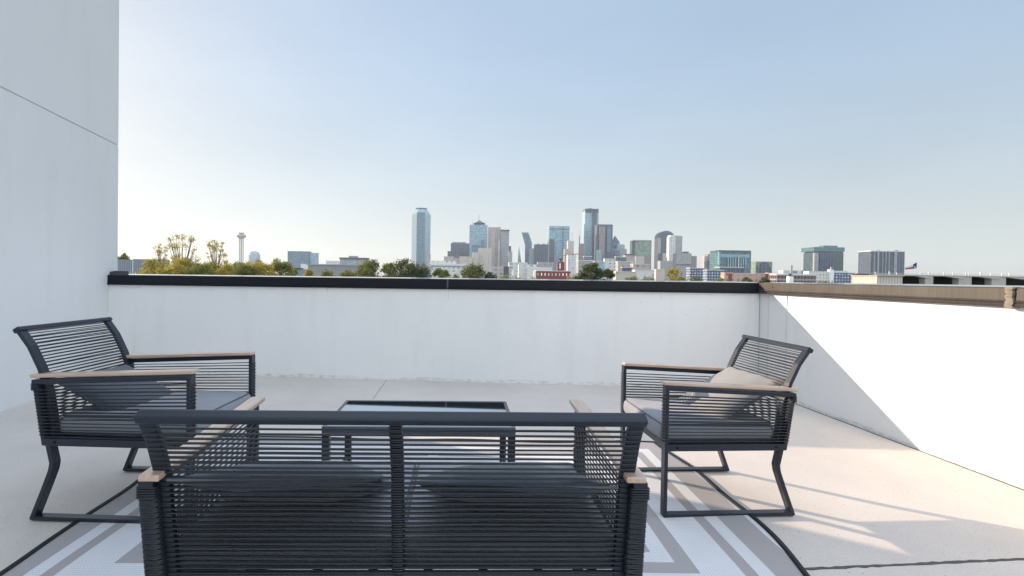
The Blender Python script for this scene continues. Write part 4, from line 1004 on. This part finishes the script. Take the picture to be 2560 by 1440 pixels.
T('small tree peeking beside the tall wall', 312, 632, 140, 20, 'olive', 2400, .22)
T('broad round green tree below the corniced hall', 925, 645, 150, 45, 'green', 7000, .23, lobes=14)
T('largest dark green tree below the octagonal tower', 1022, 641, 150, 54, 'dark', 8500, .23, lobes=16)
T('olive tree between the two large round trees', 972, 655, 145, 26, 'olive', 3000, .22)
T('yellow green bush right of the largest dark tree', 1103, 668, 150, 24, 'olive', 2600, .22)
T('dark green tree with broken crown below the pyramid roofed tower', 1185, 657, 150, 40, 'green', 5500, .22, lobes=12)
T('small dark bush trailing right of the broken crown tree', 1226, 678, 150, 24, 'dark', 2200, .22)
T('low scrub below the pinkish stone building', 1300, 688, 170, 40, 'olive', 2000, .25)
T('round dark green tree standing alone in the middle', 1478, 654, 140, 40, 'dark', 7500, .21, lobes=14)
T('small dark tree attached right of the lone round tree', 1522, 670, 145, 23, 'dark', 3000, .22)
T('yellow green scrub right of the lone round tree', 1580, 686, 160, 34, 'olive', 2200, .24)
T('low yellow scrub between the joint and the broken crown tree', 1135, 683, 150, 26, 'olive', 2200, .2)
T('olive scrub left of the red brick warehouse', 1262, 684, 155, 28, 'olive', 2400, .2)
T('yellow scrub in front of the red brick warehouse left end', 1330, 689, 160, 26, 'yellow', 2000, .2)
T('bright scrub between the lone round tree and the warehouse', 1425, 689, 160, 22, 'yellow', 1800, .2)
T('green scrub below the green cube tower', 1622, 688, 165, 30, 'olive', 2400, .2)
T('spiky yellow green tree right of the barrel vaulted tower', 1688, 673, 130, 34, 'yellow', 3800, .2, .8)
T('second low green bush below the navy apartments', 1745, 688, 140, 34, 'green', 2400, .22)
T('low olive bush below the teal glass cube', 1800, 692, 150, 32, 'olive', 2200, .24)
T('dark green shrub in front of the pink brick building', 1868, 691, 170, 20, 'green', 1800, .25)
T('dark green shrub right of the first shrub by the brick', 1912, 692, 175, 18, 'dark', 1800, .25)
T('low hedge-like tree below the apartment block', 2062, 700, 180, 30, 'green', 1800, .26)
T('olive bush beside the ribbed garage panel', 2160, 694, 150, 24, 'olive', 2200, .22)

# air between the terrace and the skyline
def haze():
    m = bpy.data.materials.new('haze air'); m.use_nodes = True; n = m.node_tree
    n.nodes.remove(n.nodes['Principled BSDF']); v = n.nodes.new('ShaderNodeVolumePrincipled')
    v.inputs['Density'].default_value = HAZE; v.inputs['Color'].default_value = (.80, .90, 1.0, 1); v.inputs['Anisotropy'].default_value = .3
    n.links.new(v.outputs[0], n.nodes['Material Output'].inputs['Volume'])
    a = MB(); a.box(-7200, 7200, -7200, 7200, GZ - 1, 330); o = a.build('haze', m); tag(o, kind='stuff')
HAZE = .000042
haze()
